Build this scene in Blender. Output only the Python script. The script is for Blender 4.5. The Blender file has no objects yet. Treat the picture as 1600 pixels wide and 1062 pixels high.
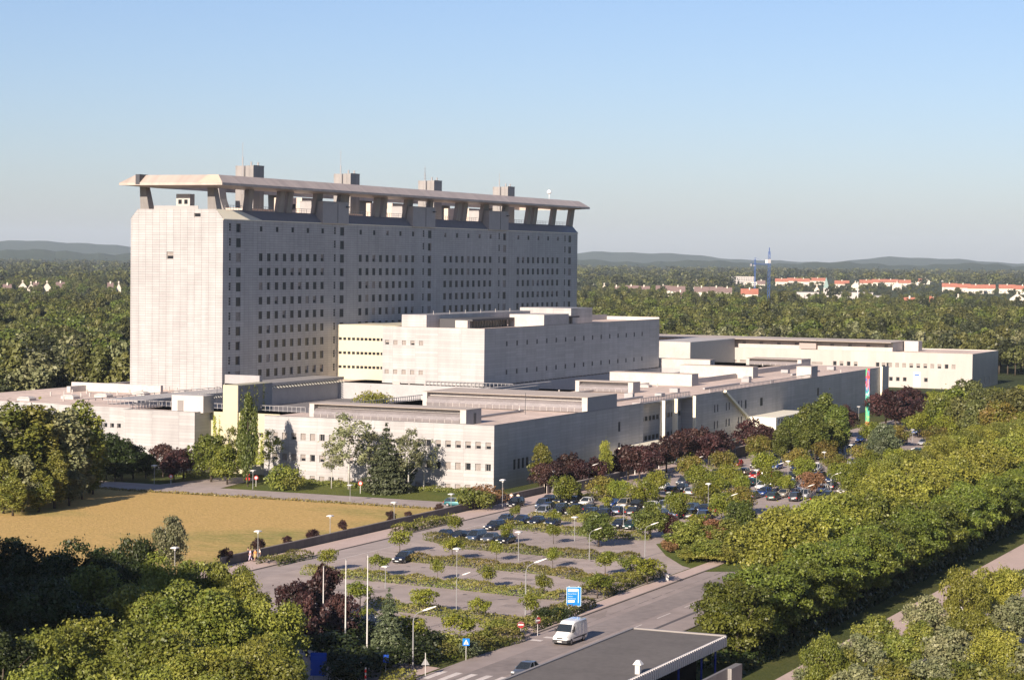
import bpy, math, random
import numpy as np
from mathutils import Vector, Matrix
random.seed(7); RNG = np.random.default_rng(11)
SC = bpy.context.scene; COL = SC.collection
# ------------------------------------------------------------------ camera, sky, sun, exposure
# World axes: +X runs along the long facades (away from the camera), +Y to the left, camera stands above the origin.
F, PITCH, ROLL, TH, HC = 3489.5, .035976, .011343, .42437, 42.0
def _basis():
    cp, sp, cr, sr = math.cos(PITCH), math.sin(PITCH), math.cos(ROLL), math.sin(ROLL)
    w = np.array([math.cos(TH)*cp, math.sin(TH)*cp, -sp])
    r = np.array([math.sin(TH), -math.cos(TH), 0.0]); u = np.cross(r, w)
    return cr*r+sr*u, -sr*r+cr*u, w
_r, _u, _w = _basis(); _C = np.array([0, 0, HC])
cam = bpy.data.objects.new('camera', bpy.data.cameras.new('camera')); COL.objects.link(cam)
cam.matrix_world = Matrix(((_r[0], _u[0], -_w[0], 0), (_r[1], _u[1], -_w[1], 0), (_r[2], _u[2], -_w[2], HC), (0, 0, 0, 1)))
cam.data.sensor_width = 36; cam.data.lens = 36*F/1600; cam.data.clip_start = 1; cam.data.clip_end = 60000
SC.camera = cam
SUN_EL, SUN_AZ = math.radians(23), math.radians(180-.4)     # azimuth of the sun, measured from +X towards +Y
wd = bpy.data.worlds.new('World'); SC.world = wd; wd.use_nodes = True
nt = wd.node_tree; nt.nodes.clear()
sk = nt.nodes.new('ShaderNodeTexSky'); sk.sky_type = 'NISHITA'; sk.sun_disc = False
sk.sun_elevation = SUN_EL; sk.sun_rotation = math.pi/2-SUN_AZ
sk.altitude = 500; sk.air_density = 1.0; sk.dust_density = 1.0; sk.ozone_density = 4.0
bg = nt.nodes.new('ShaderNodeBackground'); bg.inputs[1].default_value = .053
ow = nt.nodes.new('ShaderNodeOutputWorld')
tint = nt.nodes.new('ShaderNodeMix'); tint.data_type = 'RGBA'; tint.blend_type = 'MULTIPLY'; tint.inputs[0].default_value = 1; tint.inputs[7].default_value = (1.04, .96, 1.05, 1)   # white balance
nt.links.new(sk.outputs[0], tint.inputs[6]); nt.links.new(tint.outputs[2], bg.inputs[0]); nt.links.new(bg.outputs[0], ow.inputs[0])
sd = bpy.data.lights.new('sun', 'SUN'); sd.energy = 4.3; sd.angle = math.radians(.5); sd.color = (1, .86, .72)
sun = bpy.data.objects.new('sun', sd); COL.objects.link(sun)
sun.rotation_euler = Vector((math.cos(SUN_AZ)*math.cos(SUN_EL), math.sin(SUN_AZ)*math.cos(SUN_EL), math.sin(SUN_EL))).to_track_quat('Z', 'Y').to_euler()
SC.view_settings.view_transform = 'Standard'; SC.view_settings.look = 'None'
SC.view_settings.gamma = 1; SC.view_settings.exposure = 1.16
SC.cycles.max_bounces = 6; SC.cycles.diffuse_bounces = 3; SC.cycles.glossy_bounces = 2
SC.cycles.transmission_bounces = 3; SC.cycles.transparent_max_bounces = 6; SC.cycles.volume_bounces = 0

def P(x, y, z=0.0):                       # the place in the world at height z seen at (x, y) of the 1600 px photograph
    v = (x-800)*_r-(y-531)*_u+F*_w; t = (z-HC)/v[2]; return _C+t*v
def onV(x, y, V):
    v = (x-800)*_r-(y-531)*_u+F*_w; return _C+(V/v[1])*v
def proj(p):
    q = np.array(p, float)-_C; z = q@_w; return 800+F*(q@_r)/z, 531-F*(q@_u)/z
def yhor(x): return 405.4+(x-800)*.01134
def dist_for(x, ytop, h): return (HC-h)*F/(ytop-yhor(x))
def at_depth(x, D):                       # ground point in image column x at horizontal depth D
    v = (x-800)*_r+F*_w; v = v/np.linalg.norm(v[:2]); return np.array([v[0]*D, v[1]*D, 0])

# ------------------------------------------------------------------ materials
MATS = {}
def _pr(m):
    m.use_nodes = True; n = m.node_tree; b = n.nodes['Principled BSDF']; return n, b
def mat(name, col, rough=.7, noise=0, scale=1.0, metal=0, spec=.4, streak=False, coat=0, coords='Object', col2=None):
    if name in MATS: return MATS[name]
    m = bpy.data.materials.new(name); n, b = _pr(m)
    b.inputs['Roughness'].default_value = rough; b.inputs['Metallic'].default_value = metal
    b.inputs['Specular IOR Level'].default_value = spec; b.inputs['Base Color'].default_value = (*col, 1)
    if coat: b.inputs['Coat Weight'].default_value = coat
    if noise:
        tc = n.nodes.new('ShaderNodeTexCoord'); mp = n.nodes.new('ShaderNodeMapping'); nz = n.nodes.new('ShaderNodeTexNoise')
        n2 = n.nodes.new('ShaderNodeTexNoise'); n2.inputs['Scale'].default_value = scale*7; n2.inputs['Detail'].default_value = 4
        nz.inputs['Scale'].default_value = scale; nz.inputs['Detail'].default_value = 6
        if streak: mp.inputs['Scale'].default_value = (1, 1, .12)
        n.links.new(tc.outputs[coords], mp.inputs[0]); n.links.new(mp.outputs[0], nz.inputs[0]); n.links.new(mp.outputs[0], n2.inputs[0])
        ad = n.nodes.new('ShaderNodeMath'); ad.operation = 'ADD'; n.links.new(nz.outputs[0], ad.inputs[0]); n.links.new(n2.outputs[0], ad.inputs[1])
        rp = n.nodes.new('ShaderNodeMapRange'); rp.inputs[1].default_value = .7; rp.inputs[2].default_value = 1.3
        mx = n.nodes.new('ShaderNodeMix'); mx.data_type = 'RGBA'
        c2 = col2 if col2 else tuple(min(1, c*(1+noise)) for c in col)
        mx.inputs[6].default_value = (*[c*(1-noise) for c in col], 1) if not col2 else (*col, 1)
        mx.inputs[7].default_value = (*c2, 1)
        n.links.new(ad.outputs[0], rp.inputs[0]); n.links.new(rp.outputs[0], mx.inputs[0]); n.links.new(mx.outputs[2], b.inputs['Base Color'])
    MATS[name] = m; return m
def cladding(name, col, du, dz, joint=.55, var=.06, jw=.05, rough=.45, vjoint=True, spec=.5, stain=.25):
    """facade panels: a grid of joints in the plane of each wall, faint tone steps between panels, rain streaks"""
    if name in MATS: return MATS[name]
    m = bpy.data.materials.new(name); n, b = _pr(m); N = n.nodes; L = n.links
    b.inputs['Roughness'].default_value = rough; b.inputs['Specular IOR Level'].default_value = spec
    tc = N.new('ShaderNodeTexCoord'); sx = N.new('ShaderNodeSeparateXYZ'); L.new(tc.outputs['Object'], sx.inputs[0])
    sn = N.new('ShaderNodeSeparateXYZ'); L.new(tc.outputs['Normal'], sn.inputs[0])
    def M(op, a, c):
        q = N.new('ShaderNodeMath'); q.operation = op
        for i, v in enumerate((a, c)):
            if v is None: continue
            if isinstance(v, (int, float)): q.inputs[i].default_value = v
            else: L.new(v, q.inputs[i])
        return q.outputs[0]
    ax, ay = M('ABSOLUTE', sn.outputs[0], None), M('ABSOLUTE', sn.outputs[1], None)
    uu = M('ADD', M('MULTIPLY', sx.outputs[0], M('GREATER_THAN', ay, .5)), M('MULTIPLY', sx.outputs[1], M('GREATER_THAN', ax, .5)))
    cb = N.new('ShaderNodeCombineXYZ'); L.new(uu, cb.inputs[0]); L.new(sx.outputs[2], cb.inputs[1])
    br = N.new('ShaderNodeTexBrick'); br.offset = 0; br.squash = 1; br.inputs['Scale'].default_value = 1
    br.inputs['Brick Width'].default_value = du; br.inputs['Row Height'].default_value = dz
    br.inputs['Mortar Size'].default_value = jw; br.inputs['Mortar Smooth'].default_value = .3
    br.inputs['Color1'].default_value = (*[c*(1-var) for c in col], 1); br.inputs['Color2'].default_value = (*[min(1, c*(1+var)) for c in col], 1)
    br.inputs['Mortar'].default_value = (*[c*joint for c in col], 1); L.new(cb.outputs[0], br.inputs[0])
    mp = N.new('ShaderNodeMapping'); mp.inputs['Scale'].default_value = (.55, .05, 1); L.new(cb.outputs[0], mp.inputs[0])
    nz = N.new('ShaderNodeTexNoise'); nz.inputs['Scale'].default_value = 1; nz.inputs['Detail'].default_value = 5; L.new(mp.outputs[0], nz.inputs[0])
    n3 = N.new('ShaderNodeTexNoise'); n3.inputs['Scale'].default_value = .12; n3.inputs['Detail'].default_value = 4; L.new(cb.outputs[0], n3.inputs[0])
    rp = N.new('ShaderNodeMapRange'); rp.inputs[1].default_value = .35; rp.inputs[2].default_value = .7; rp.inputs[3].default_value = 1; rp.inputs[4].default_value = 1-stain
    L.new(M('MULTIPLY', M('ADD', nz.outputs[0], n3.outputs[0]), .5), rp.inputs[0])
    mx = N.new('ShaderNodeMix'); mx.data_type = 'RGBA'; mx.blend_type = 'MULTIPLY'; mx.inputs[0].default_value = 1
    L.new(br.outputs[0], mx.inputs[6]); L.new(rp.outputs[0], mx.inputs[7]); L.new(mx.outputs[2], b.inputs['Base Color'])
    MATS[name] = m; return m
def leafmat(name, a, b_, c=None, trans=.12, rough=.5):
    """leaves: hue varies from leaf to leaf (attribute v), from clump to clump (attribute k) and from tree to tree"""
    if name in MATS: return MATS[name]
    m = bpy.data.materials.new(name); n, b = _pr(m); N = n.nodes; L = n.links
    at = N.new('ShaderNodeAttribute'); at.attribute_name = 'v'; oi = N.new('ShaderNodeObjectInfo')
    mx = N.new('ShaderNodeMix'); mx.data_type = 'RGBA'; mx.inputs[6].default_value = (*a, 1); mx.inputs[7].default_value = (*b_, 1)
    L.new(at.outputs['Fac'], mx.inputs[0])
    hs = N.new('ShaderNodeHueSaturation'); rp = N.new('ShaderNodeMapRange'); rp.inputs[3].default_value = .488; rp.inputs[4].default_value = .518
    rv = N.new('ShaderNodeMapRange'); rv.inputs[3].default_value = .72; rv.inputs[4].default_value = 1.25
    mm = N.new('ShaderNodeMath'); mm.operation = 'FRACT'; ml = N.new('ShaderNodeMath'); ml.operation = 'MULTIPLY'; ml.inputs[1].default_value = 7.31
    L.new(oi.outputs['Random'], rp.inputs[0]); L.new(oi.outputs['Random'], ml.inputs[0]); L.new(ml.outputs[0], mm.inputs[0]); L.new(mm.outputs[0], rv.inputs[0])
    L.new(rp.outputs[0], hs.inputs['Hue']); L.new(rv.outputs[0], hs.inputs['Value']); L.new(mx.outputs[2], hs.inputs['Color'])
    b.inputs['Roughness'].default_value = rough; b.inputs['Specular IOR Level'].default_value = .35
    L.new(hs.outputs[0], b.inputs['Base Color'])
    tr = N.new('ShaderNodeBsdfTranslucent'); L.new(hs.outputs[0], tr.inputs[0]); ms = N.new('ShaderNodeMixShader'); ms.inputs[0].default_value = trans
    out = N['Material Output']; L.new(b.outputs[0], ms.inputs[1]); L.new(tr.outputs[0], ms.inputs[2]); L.new(ms.outputs[0], out.inputs[0])
    MATS[name] = m; return m

TOWER = cladding('tower_cladding', (.395, .382, .378), 1.9, .57, joint=.46, jw=.042, var=.05, stain=.3)
PANEL = cladding('ribbed_panel', (.41, .395, .388), 6.1, .62, joint=.74, jw=.035, var=.085, stain=.3)
CREAM = cladding('cream_panel', (.48, .44, .31), 3.0, .6, joint=.93, jw=.02, var=.01, stain=.08)
WHITE = mat('white_render', (.42, .39, .365), .7, .12, .3)
HATM = cladding('crown_concrete', (.46, .385, .33), 2.2, 9, joint=.75, jw=.03, stain=.3)
CONC = cladding('pillar_concrete', (.25, .235, .225), 1.2, 9, joint=.8, jw=.03, stain=.35)
GREYM = mat('grey_metal_sheet', (.30, .29, .29), .5, .08, .5)
DARKM = mat('dark_metal', (.05, .052, .06), .5)
SHEET = mat('pale_metal_sheet', (.80, .75, .60), .45, .03, .6)
ROOFG = mat('roof_gravel', (.56, .445, .375), .95, .2, .12)
ROOFD = mat('roof_felt', (.17, .16, .165), .9, .15, .3)
COPING = mat('coping', (.10, .10, .11), .5)
LOUV = mat('louvre_metal', (.45, .43, .42), .5, .1, .8)
GLASS = mat('window_glass', (.012, .014, .018), .35, spec=.25)
GLASS2 = mat('lantern_glass', (.20, .18, .18), .35, .15, .5, spec=.6)
BLIND = mat('window_blind', (.235, .205, .185), .6, .25, .8)
FRAME = mat('window_frame', (.30, .28, .26), .5)
BLUEP = mat('blue_paint', (.01, .03, .25), .5)
WALLC = cladding('garden_wall_concrete', (.15, .135, .125), 2.5, 3, joint=.7, jw=.05, stain=.5, rough=.9)
WALLT = mat('pale_coping_stone', (.42, .36, .31), .9, .1, 1)
ASPH = mat('carpark_asphalt', (.34, .28, .25), .95, .2, .05, coords='Object')
ROADM = mat('main_road_asphalt', (.29, .24, .22), .9, .17, .05)
LANEM = mat('lane_asphalt', (.33, .275, .25), .95, .16, .06)
PATHM = mat('pink_paving', (.46, .355, .31), .95, .08, .3)
KERBM = mat('kerb_stone', (.20, .17, .15), .9)
MARKM = mat('road_marking', (.60, .54, .50), .8, .15, .8)
BARK = mat('bark', (.07, .055, .04), .9, .3, 3)
BIRCHB = mat('birch_bark', (.42, .40, .36), .8, .35, 4)
L_MAPLE = leafmat('leaves_maple', (0.0665, 0.09, 0.0115), (0.2042, 0.205, 0.0324))
L_YEL = leafmat('leaves_yellowgreen', (0.0997, 0.115, 0.0144), (0.2565, 0.25, 0.0396))
L_HORN = leafmat('leaves_hornbeam', (0.0475, 0.07, 0.0094), (0.1568, 0.175, 0.0245))
L_BIRCH = leafmat('leaves_birch', (.10, .115, .05), (.24, .235, .115))
L_POP = leafmat('leaves_poplar', (0.0522, 0.075, 0.0144), (0.1377, 0.155, 0.0288))
L_PLUM = leafmat('leaves_plum', (.022, .010, .011), (.075, .033, .028), trans=.15)
L_SPR = leafmat('needles_spruce', (.045, .062, .03), (.12, .135, .065), trans=.1)
L_FOR = leafmat('leaves_forest', (.055, .064, .018), (.135, .135, .038))
L_FORD = leafmat('leaves_forest_dark', (.026, .034, .014), (.066, .072, .028), trans=.15)
L_HEDGE = leafmat('leaves_hedge', (0.076, 0.11, 0.0144), (0.1995, 0.15, 0.0468))
L_BUSH = leafmat('leaves_bush', (0.076, 0.095, 0.0144), (0.2185, 0.21, 0.0396))
L_RED = leafmat('leaves_reddish', (.13, .07, .03), (.22, .11, .06))
L_DKSHADE = leafmat('leaves_dark_and_shaded', (0.0152, 0.026, 0.0058), (0.038, 0.052, 0.0115), trans=.2)  # dark leaves; shade on the near trees is put into this colour
L_GLOBE = leafmat('leaves_globe', (0.0855, 0.11, 0.0115), (0.209, 0.21, 0.0252))
L_GLOBR = leafmat('leaves_globe_red_top', (0.1045, 0.125, 0.0158), (0.19, 0.13, 0.0324))

# ------------------------------------------------------------------ helpers for objects
def setp(o, label=None, cat=None, group=None, kind=None):
    if label: o['label'] = label
    if cat: o['category'] = cat
    if group: o['group'] = group
    if kind: o['kind'] = kind
    return o
def empty(name, loc, rz=0, label=None, cat=None, group=None):
    o = bpy.data.objects.new(name, None); COL.objects.link(o); o.location = [float(c) for c in loc]; o.rotation_euler = (0, 0, rz)
    o.empty_display_size = .5
    return setp(o, label, cat, group)
class MB:
    def __init__(s): s.v = []; s.f = []; s.m = []; s.mi = 0
    def quad(s, a, b, c, d): n = len(s.v); s.v += [a, b, c, d]; s.f.append((n, n+1, n+2, n+3)); s.m.append(s.mi); return s
    def poly(s, pts): n = len(s.v); s.v += list(pts); s.f.append(tuple(range(n, n+len(pts)))); s.m.append(s.mi); return s
    def box(s, x0, x1, y0, y1, z0, z1, faces='xXyYzZ'):
        n = len(s.v); s.v += [(x0, y0, z0), (x1, y0, z0), (x1, y1, z0), (x0, y1, z0), (x0, y0, z1), (x1, y0, z1), (x1, y1, z1), (x0, y1, z1)]
        for k, q in (('z', (3, 2, 1, 0)), ('Z', (4, 5, 6, 7)), ('y', (0, 1, 5, 4)), ('X', (1, 2, 6, 5)), ('Y', (2, 3, 7, 6)), ('x', (3, 0, 4, 7))):
            if k in faces: s.f.append(tuple(n+i for i in q)); s.m.append(s.mi)
        return s
    def prism(s, pts, z0, z1, bottom=True):        # vertical prism on a counter-clockwise outline
        n = len(s.v); k = len(pts); s.v += [(x, y, z0) for x, y in pts]+[(x, y, z1) for x, y in pts]
        s.f.append(tuple(range(n+k, n+2*k))); s.m.append(s.mi)
        if bottom: s.f.append(tuple(reversed(range(n, n+k)))); s.m.append(s.mi)
        for i in range(k): j = (i+1) % k; s.f.append((n+i, n+j, n+k+j, n+k+i)); s.m.append(s.mi)
        return s
    def loft(s, rings, cap=True):
        n = len(s.v); k = len(rings[0])
        for r in rings: s.v += [tuple(p) for p in r]
        for i in range(len(rings)-1):
            for j in range(k):
                j2 = (j+1) % k; s.f.append((n+i*k+j, n+i*k+j2, n+(i+1)*k+j2, n+(i+1)*k+j)); s.m.append(s.mi)
        if cap:
            s.f.append(tuple(reversed(range(n, n+k)))); s.m.append(s.mi)
            e = n+(len(rings)-1)*k; s.f.append(tuple(range(e, e+k))); s.m.append(s.mi)
        return s
    def tube(s, pts, rad, seg=6):
        pts = [Vector([float(c) for c in p]) for p in pts]; rings = []
        if not hasattr(rad, '__len__'): rad = [rad]*len(pts)
        for i, p in enumerate(pts):
            d = (pts[min(i+1, len(pts)-1)]-pts[max(i-1, 0)]).normalized()
            a = d.orthogonal().normalized() if abs(d.z) > .9 else Vector((0, 0, 1)).cross(d).normalized()
            if abs(d.z) > .9: a = (Vector((1, 0, 0))-d*d.x).normalized()
            c = d.cross(a)
            rings.append([p+(a*math.cos(2*math.pi*t/seg)+c*math.sin(2*math.pi*t/seg))*rad[i] for t in range(seg)])
        return s.loft(rings)
    def build(s, name, mats, parent=None, smooth=False, label=None):
        me = bpy.data.meshes.new(name); me.from_pydata([tuple(map(float, p)) for p in s.v], [], s.f)
        if not isinstance(mats, (list, tuple)): mats = [mats]
        for m in mats: me.materials.append(m)
        if len(mats) > 1: me.polygons.foreach_set('material_index', s.m)
        if smooth: me.polygons.foreach_set('use_smooth', [True]*len(me.polygons))
        me.update(); o = bpy.data.objects.new(name, me); COL.objects.link(o)
        if parent: o.parent = parent
        if label: o['label'] = label
        return o
def copy_tree(o, parent=None, loc=None, rz=None, sc=None):
    c = o.copy(); COL.objects.link(c)
    if parent is not None: c.parent = parent
    for ch in o.children: copy_tree(ch, c)
    if loc is not None: c.location = [float(q) for q in loc]
    if rz is not None: c.rotation_euler = (0, 0, rz)
    if sc is not None: c.scale = sc
    return c
ORD = ['leftmost', 'second', 'third', 'fourth', 'fifth', 'sixth', 'seventh', 'eighth', 'ninth', 'tenth', 'eleventh', 'twelfth', 'thirteenth', 'fourteenth', 'fifteenth', 'sixteenth', 'seventeenth', 'eighteenth', 'nineteenth', 'twentieth']
def nth(i, n):
    if i == 0: return 'leftmost'
    if i == n-1: return 'rightmost'
    if n-1-i < i and n-1-i < 20: return ORD[n-1-i]+' from the right'
    return (ORD[i] if i < 20 else '%dth' % (i+1))+' from the left'
def label_row(objs, text, cat, group, where=''):
    """labels for a row of look-alikes: counted along the picture"""
    objs = sorted(objs, key=lambda o: proj(o.location)[0])
    for i, o in enumerate(objs): setp(o, '%s, %s%s' % (o.get('look', text) if False else text, nth(i, len(objs)), where), cat, group)

# ---- foliage
def leafmesh(name, P_, N_, S_, V_, material):
    """one small quad per leaf or leaf clump: P_ centres, N_ normals, S_ sizes, V_ tone 0..1"""
    n = len(P_); N_ = N_/np.maximum(1e-6, np.linalg.norm(N_, axis=1, keepdims=True))
    r = RNG.normal(size=(n, 3)); a = np.cross(N_, r); a /= np.maximum(1e-6, np.linalg.norm(a, axis=1, keepdims=True)); b = np.cross(N_, a)
    s = S_[:, None]*.5; k = RNG.uniform(.55, .95, (n, 1))
    c = np.stack([P_-a*s, P_-b*s*k, P_+a*s, P_+b*s*k], 1).reshape(-1, 3)
    c[0::4] += RNG.normal(size=(n, 3))*s*.2
    me = bpy.data.meshes.new(name); me.vertices.add(n*4); me.loops.add(n*4); me.polygons.add(n)
    me.vertices.foreach_set('co', c.astype(np.float32).ravel()); me.loops.foreach_set('vertex_index', np.arange(n*4, dtype=np.int32))
    me.polygons.foreach_set('loop_start', np.arange(0, n*4, 4, dtype=np.int32))
    try: me.polygons.foreach_set('loop_total', np.full(n, 4, dtype=np.int32))
    except Exception: pass
    at = me.attributes.new('v', 'FLOAT', 'FACE'); at.data.foreach_set('value', np.clip(V_, 0, 1).astype(np.float32))
    me.materials.append(material); me.update(calc_edges=True); return me
def blobs_crown(blobs, n, size, material, name='crown', up=.35, rnd=.8, shell=.75):
    """blobs: rows of (x, y, z, rx, rz): clumps of leaves spread near each clump's surface"""
    B = np.array(blobs, float); w = B[:, 3]**2*1.0; w /= w.sum()
    idx = RNG.choice(len(B), n, p=w); b = B[idx]
    d = RNG.normal(size=(n, 3)); d /= np.linalg.norm(d, axis=1, keepdims=True)
    d[:, 2] = np.where((d[:, 2] < -.3) & (RNG.random(n) < .6), -d[:, 2], d[:, 2])
    rr = 1-(1-shell)*RNG.random(n)**1.0+RNG.normal(size=n)*.07
    rr += np.where(RNG.random(n) < .16, RNG.exponential(.16, n), 0)      # loose sprays beyond the clump
    rr *= 1+.18*np.sin(d[:, 0]*5+idx*1.7)*np.cos(d[:, 1]*6+idx)
    Pp = b[:, :3]+d*rr[:, None]*np.stack([b[:, 3], b[:, 3], b[:, 4]], 1)
    Nn = d+RNG.normal(size=(n, 3))*rnd+np.array([0, 0, up]); tone = RNG.random(len(B))[idx]*.6+RNG.random(n)*.45-.02
    S = size*(.45+1.1*RNG.random(n)**1.3)
    keep = Pp[:, 2] > .05
    return leafmesh(name, Pp[keep], Nn[keep], S[keep], tone[keep], material)
def round_blobs(R, Hh, z0, nb, br=(.28, .42), flat=.85, seed=None):
    out = []; rg = np.random.default_rng(seed)
    zc = z0+Hh/2
    for i in range(nb):
        d = rg.normal(size=3); d /= np.linalg.norm(d); r = rg.uniform(.45, .78)
        rad = R*rg.uniform(*br); x, y, z = d[0]*r*R, d[1]*r*R, zc+d[2]*r*Hh/2
        q = (z-z0)/Hh                                   # narrower towards the top, widest in the lower middle
        f = .75+.45*math.sin(math.pi*min(1, max(0, .15+q*.85)))**.7 if q < .7 else 1.1-.5*(q-.7)/.3
        out.append((x*f, y*f, z, rad, rad*flat))
    out.append((0, 0, zc, R*.5, Hh*.3)); return out
def trunk_mesh(h, r, limbs=6, spread=2.5, z0=.35, seed=1, material=BARK):
    rg = random.Random(seed); m = MB(); lean = (rg.uniform(-.03, .03)*h, rg.uniform(-.03, .03)*h)
    m.tube([(0, 0, -.1), (0, 0, h*.25), (lean[0]*.5, lean[1]*.5, h*.55), (lean[0], lean[1], h*.9)], [r*1.25, r, r*.65, r*.15], 7)
    for i in range(limbs):
        a = i*2.4+rg.uniform(-.3, .3); z = h*(z0+(.8-z0)*i/max(1, limbs)); e = spread*rg.uniform(.7, 1.1)*(1-.35*i/limbs)
        m.tube([(0, 0, z), (math.cos(a)*e*.5, math.sin(a)*e*.5, z+e*.45), (math.cos(a)*e, math.sin(a)*e, z+e*.95)], [r*.42, r*.28, r*.08], 5)
    me = m.build('trunk', material); mesh = me.data; bpy.data.objects.remove(me); 
    mesh.polygons.foreach_set('use_smooth', [True]*len(mesh.polygons)); return mesh
class Proto:
    """a kind of tree: crown and trunk meshes shared by all its individuals"""
    def __init__(s, name, crowns, trunks, cat='tree'): s.name = name; s.cr = crowns; s.tr = trunks; s.cat = cat; s.i = 0
    def place(s, loc, scale=1.0, label=None, group=None, squash=1.0, matl=None, wide=1.0):
        o = empty(s.name, loc, random.uniform(0, 6.28), label, s.cat, group); o.scale = (scale*squash*wide, scale*squash*wide, scale)
        k = s.i; s.i += 1
        c = bpy.data.objects.new('crown', s.cr[k % len(s.cr)]); COL.objects.link(c); c.parent = o
        if matl: c.material_slots[0].link = 'OBJECT'; c.material_slots[0].material = matl
        if s.tr:
            t = bpy.data.objects.new('trunk', s.tr[k % len(s.tr)]); COL.objects.link(t); t.parent = o
        return o
def spruce_mesh(h, R, n, size, material, layers=13):
    Pp = []; Nn = []
    lay = RNG.integers(0, layers, n*3); keepn = 0
    zf = (lay+.5)/layers; w = (1-zf); sel = RNG.random(n*3) < w; lay = lay[sel][:n]; zf = zf[sel][:n]; n = len(lay)
    nb = 9; ba = RNG.integers(0, nb, n)/nb*2*math.pi+lay*1.3+RNG.normal(size=n)*.16
    rad = R*(1-zf)**.85*(RNG.random(n)**.55)*(1+.15*np.sin(lay*2.1+ba*3)); z = h*(.07+.9*zf)-rad*.22+RNG.normal(size=n)*.12
    Pp = np.stack([np.cos(ba)*rad, np.sin(ba)*rad, z], 1); Nn = np.stack([np.cos(ba)*.5, np.sin(ba)*.5, np.ones(n)*.8], 1)+RNG.normal(size=(n, 3))*.45
    return leafmesh('crown', Pp, Nn, size*RNG.uniform(.6, 1.3, n)*(.5+.5*(1-zf)), RNG.random(n)*.5+(rad/R)*.4, material)

PR_MAPLE = Proto('maple_tree', [blobs_crown(round_blobs(5.2, 10, 2.4, 46, (.2, .34), seed=s), 24000, .27, L_MAPLE) for s in (1, 2, 3)], [trunk_mesh(11.5, .25, 8, 3.4, seed=s) for s in (1, 2)])
PR_PLANE = Proto('plane_tree', [blobs_crown(round_blobs(5.2, 9.6, 2.2, 40, (.2, .36), seed=s), 17000, .32, L_YEL) for s in (4, 5, 6)], [trunk_mesh(11, .24, 8, 3.4, seed=s) for s in (3, 4)])
PR_HORN = Proto('hornbeam_tree', [blobs_crown(round_blobs(4.8, 10.2, .5, 52, (.17, .30), .6, seed=s), 20000, .27, L_HORN, up=.6) for s in (7, 8, 9)], [trunk_mesh(10, .2, 8, 3, seed=s) for s in (5, 6)])
PR_BIRCH = Proto('birch_tree', [blobs_crown(round_blobs(3.0, 11.5, 2.2, 34, (.16, .3), 1.2, seed=s), 2600, .30, L_BIRCH, shell=.3) for s in (10, 11)], [trunk_mesh(13.5, .13, 10, 2.0, .25, seed=s, material=BIRCHB) for s in (7, 8)])
PR_POP = Proto('poplar_tree', [blobs_crown(round_blobs(3.0, 14.2, .4, 48, (.24, .4), 1.5, seed=s), 8500, .42, L_POP) for s in (12, 13, 14)], [trunk_mesh(14, .22, 8, 1.8, .2, seed=9)])
PR_BROAD = Proto('broadleaf_tree', [blobs_crown(round_blobs(5, 11.4, .6, 44, (.24, .38), seed=s), 9000, .48, L_POP) for s in (15, 16, 17)], [trunk_mesh(11, .25, 7, 3.2, seed=11)])
PR_PLUM = Proto('purple_plum_tree', [blobs_crown(round_blobs(2.6, 4.6, .9, 26, (.2, .36), seed=s), 4200, .30, L_PLUM) for s in (18, 19, 20)], [trunk_mesh(5, .12, 7, 1.7, seed=12)])
PR_SPR = Proto('spruce_tree', [spruce_mesh(9, 2.7, 9000, .34, L_SPR)], [trunk_mesh(8.8, .14, 0, 0, seed=13)])
PR_GLOBE = Proto('globe_maple', [blobs_crown(round_blobs(1.6, 2.5, 1.35, 14, (.3, .46), seed=s), 2300, .20, L_GLOBE, up=.5) for s in (21, 22, 23)], [trunk_mesh(2.9, .065, 5, .7, .55, seed=14)])
PR_GLOBL = Proto('round_maple', [blobs_crown(round_blobs(3.4, 4.4, 1.3, 26, (.26, .42), seed=s), 5200, .30, L_GLOBE, up=.55) for s in (24, 25, 26)], [trunk_mesh(5, .12, 6, 2, seed=15)])
PR_SHRUB = Proto('shrub', [blobs_crown(round_blobs(1.9, 2.2, .1, 16, (.3, .5), seed=s), 2200, .22, L_BUSH) for s in (27, 28, 29)], [trunk_mesh(1.5, .05, 5, .8, .2, seed=16)], 'shrub')
PR_FOR = Proto('forest_tree', [blobs_crown(round_blobs(5.2, 12, 3, 26, (.26, .42), seed=s), 2200, .95, L_FOR, rnd=.55) for s in (30, 31, 32)], [trunk_mesh(13, .25, 5, 3, seed=17)])
PR_FORT = Proto('tall_forest_tree', [blobs_crown(round_blobs(3.4, 16, 1.5, 26, (.3, .46), 1.5, seed=s), 2200, .85, L_FOR, rnd=.55) for s in (33, 34)], [trunk_mesh(16, .25, 5, 2, seed=18)])
PR_CON = Proto('forest_conifer', [spruce_mesh(16, 3.4, 2200, .95, L_FORD, 10), spruce_mesh(18, 3.0, 2200, .95, L_FORD, 12)], [trunk_mesh(15, .22, 0, 0, seed=19)])
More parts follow.
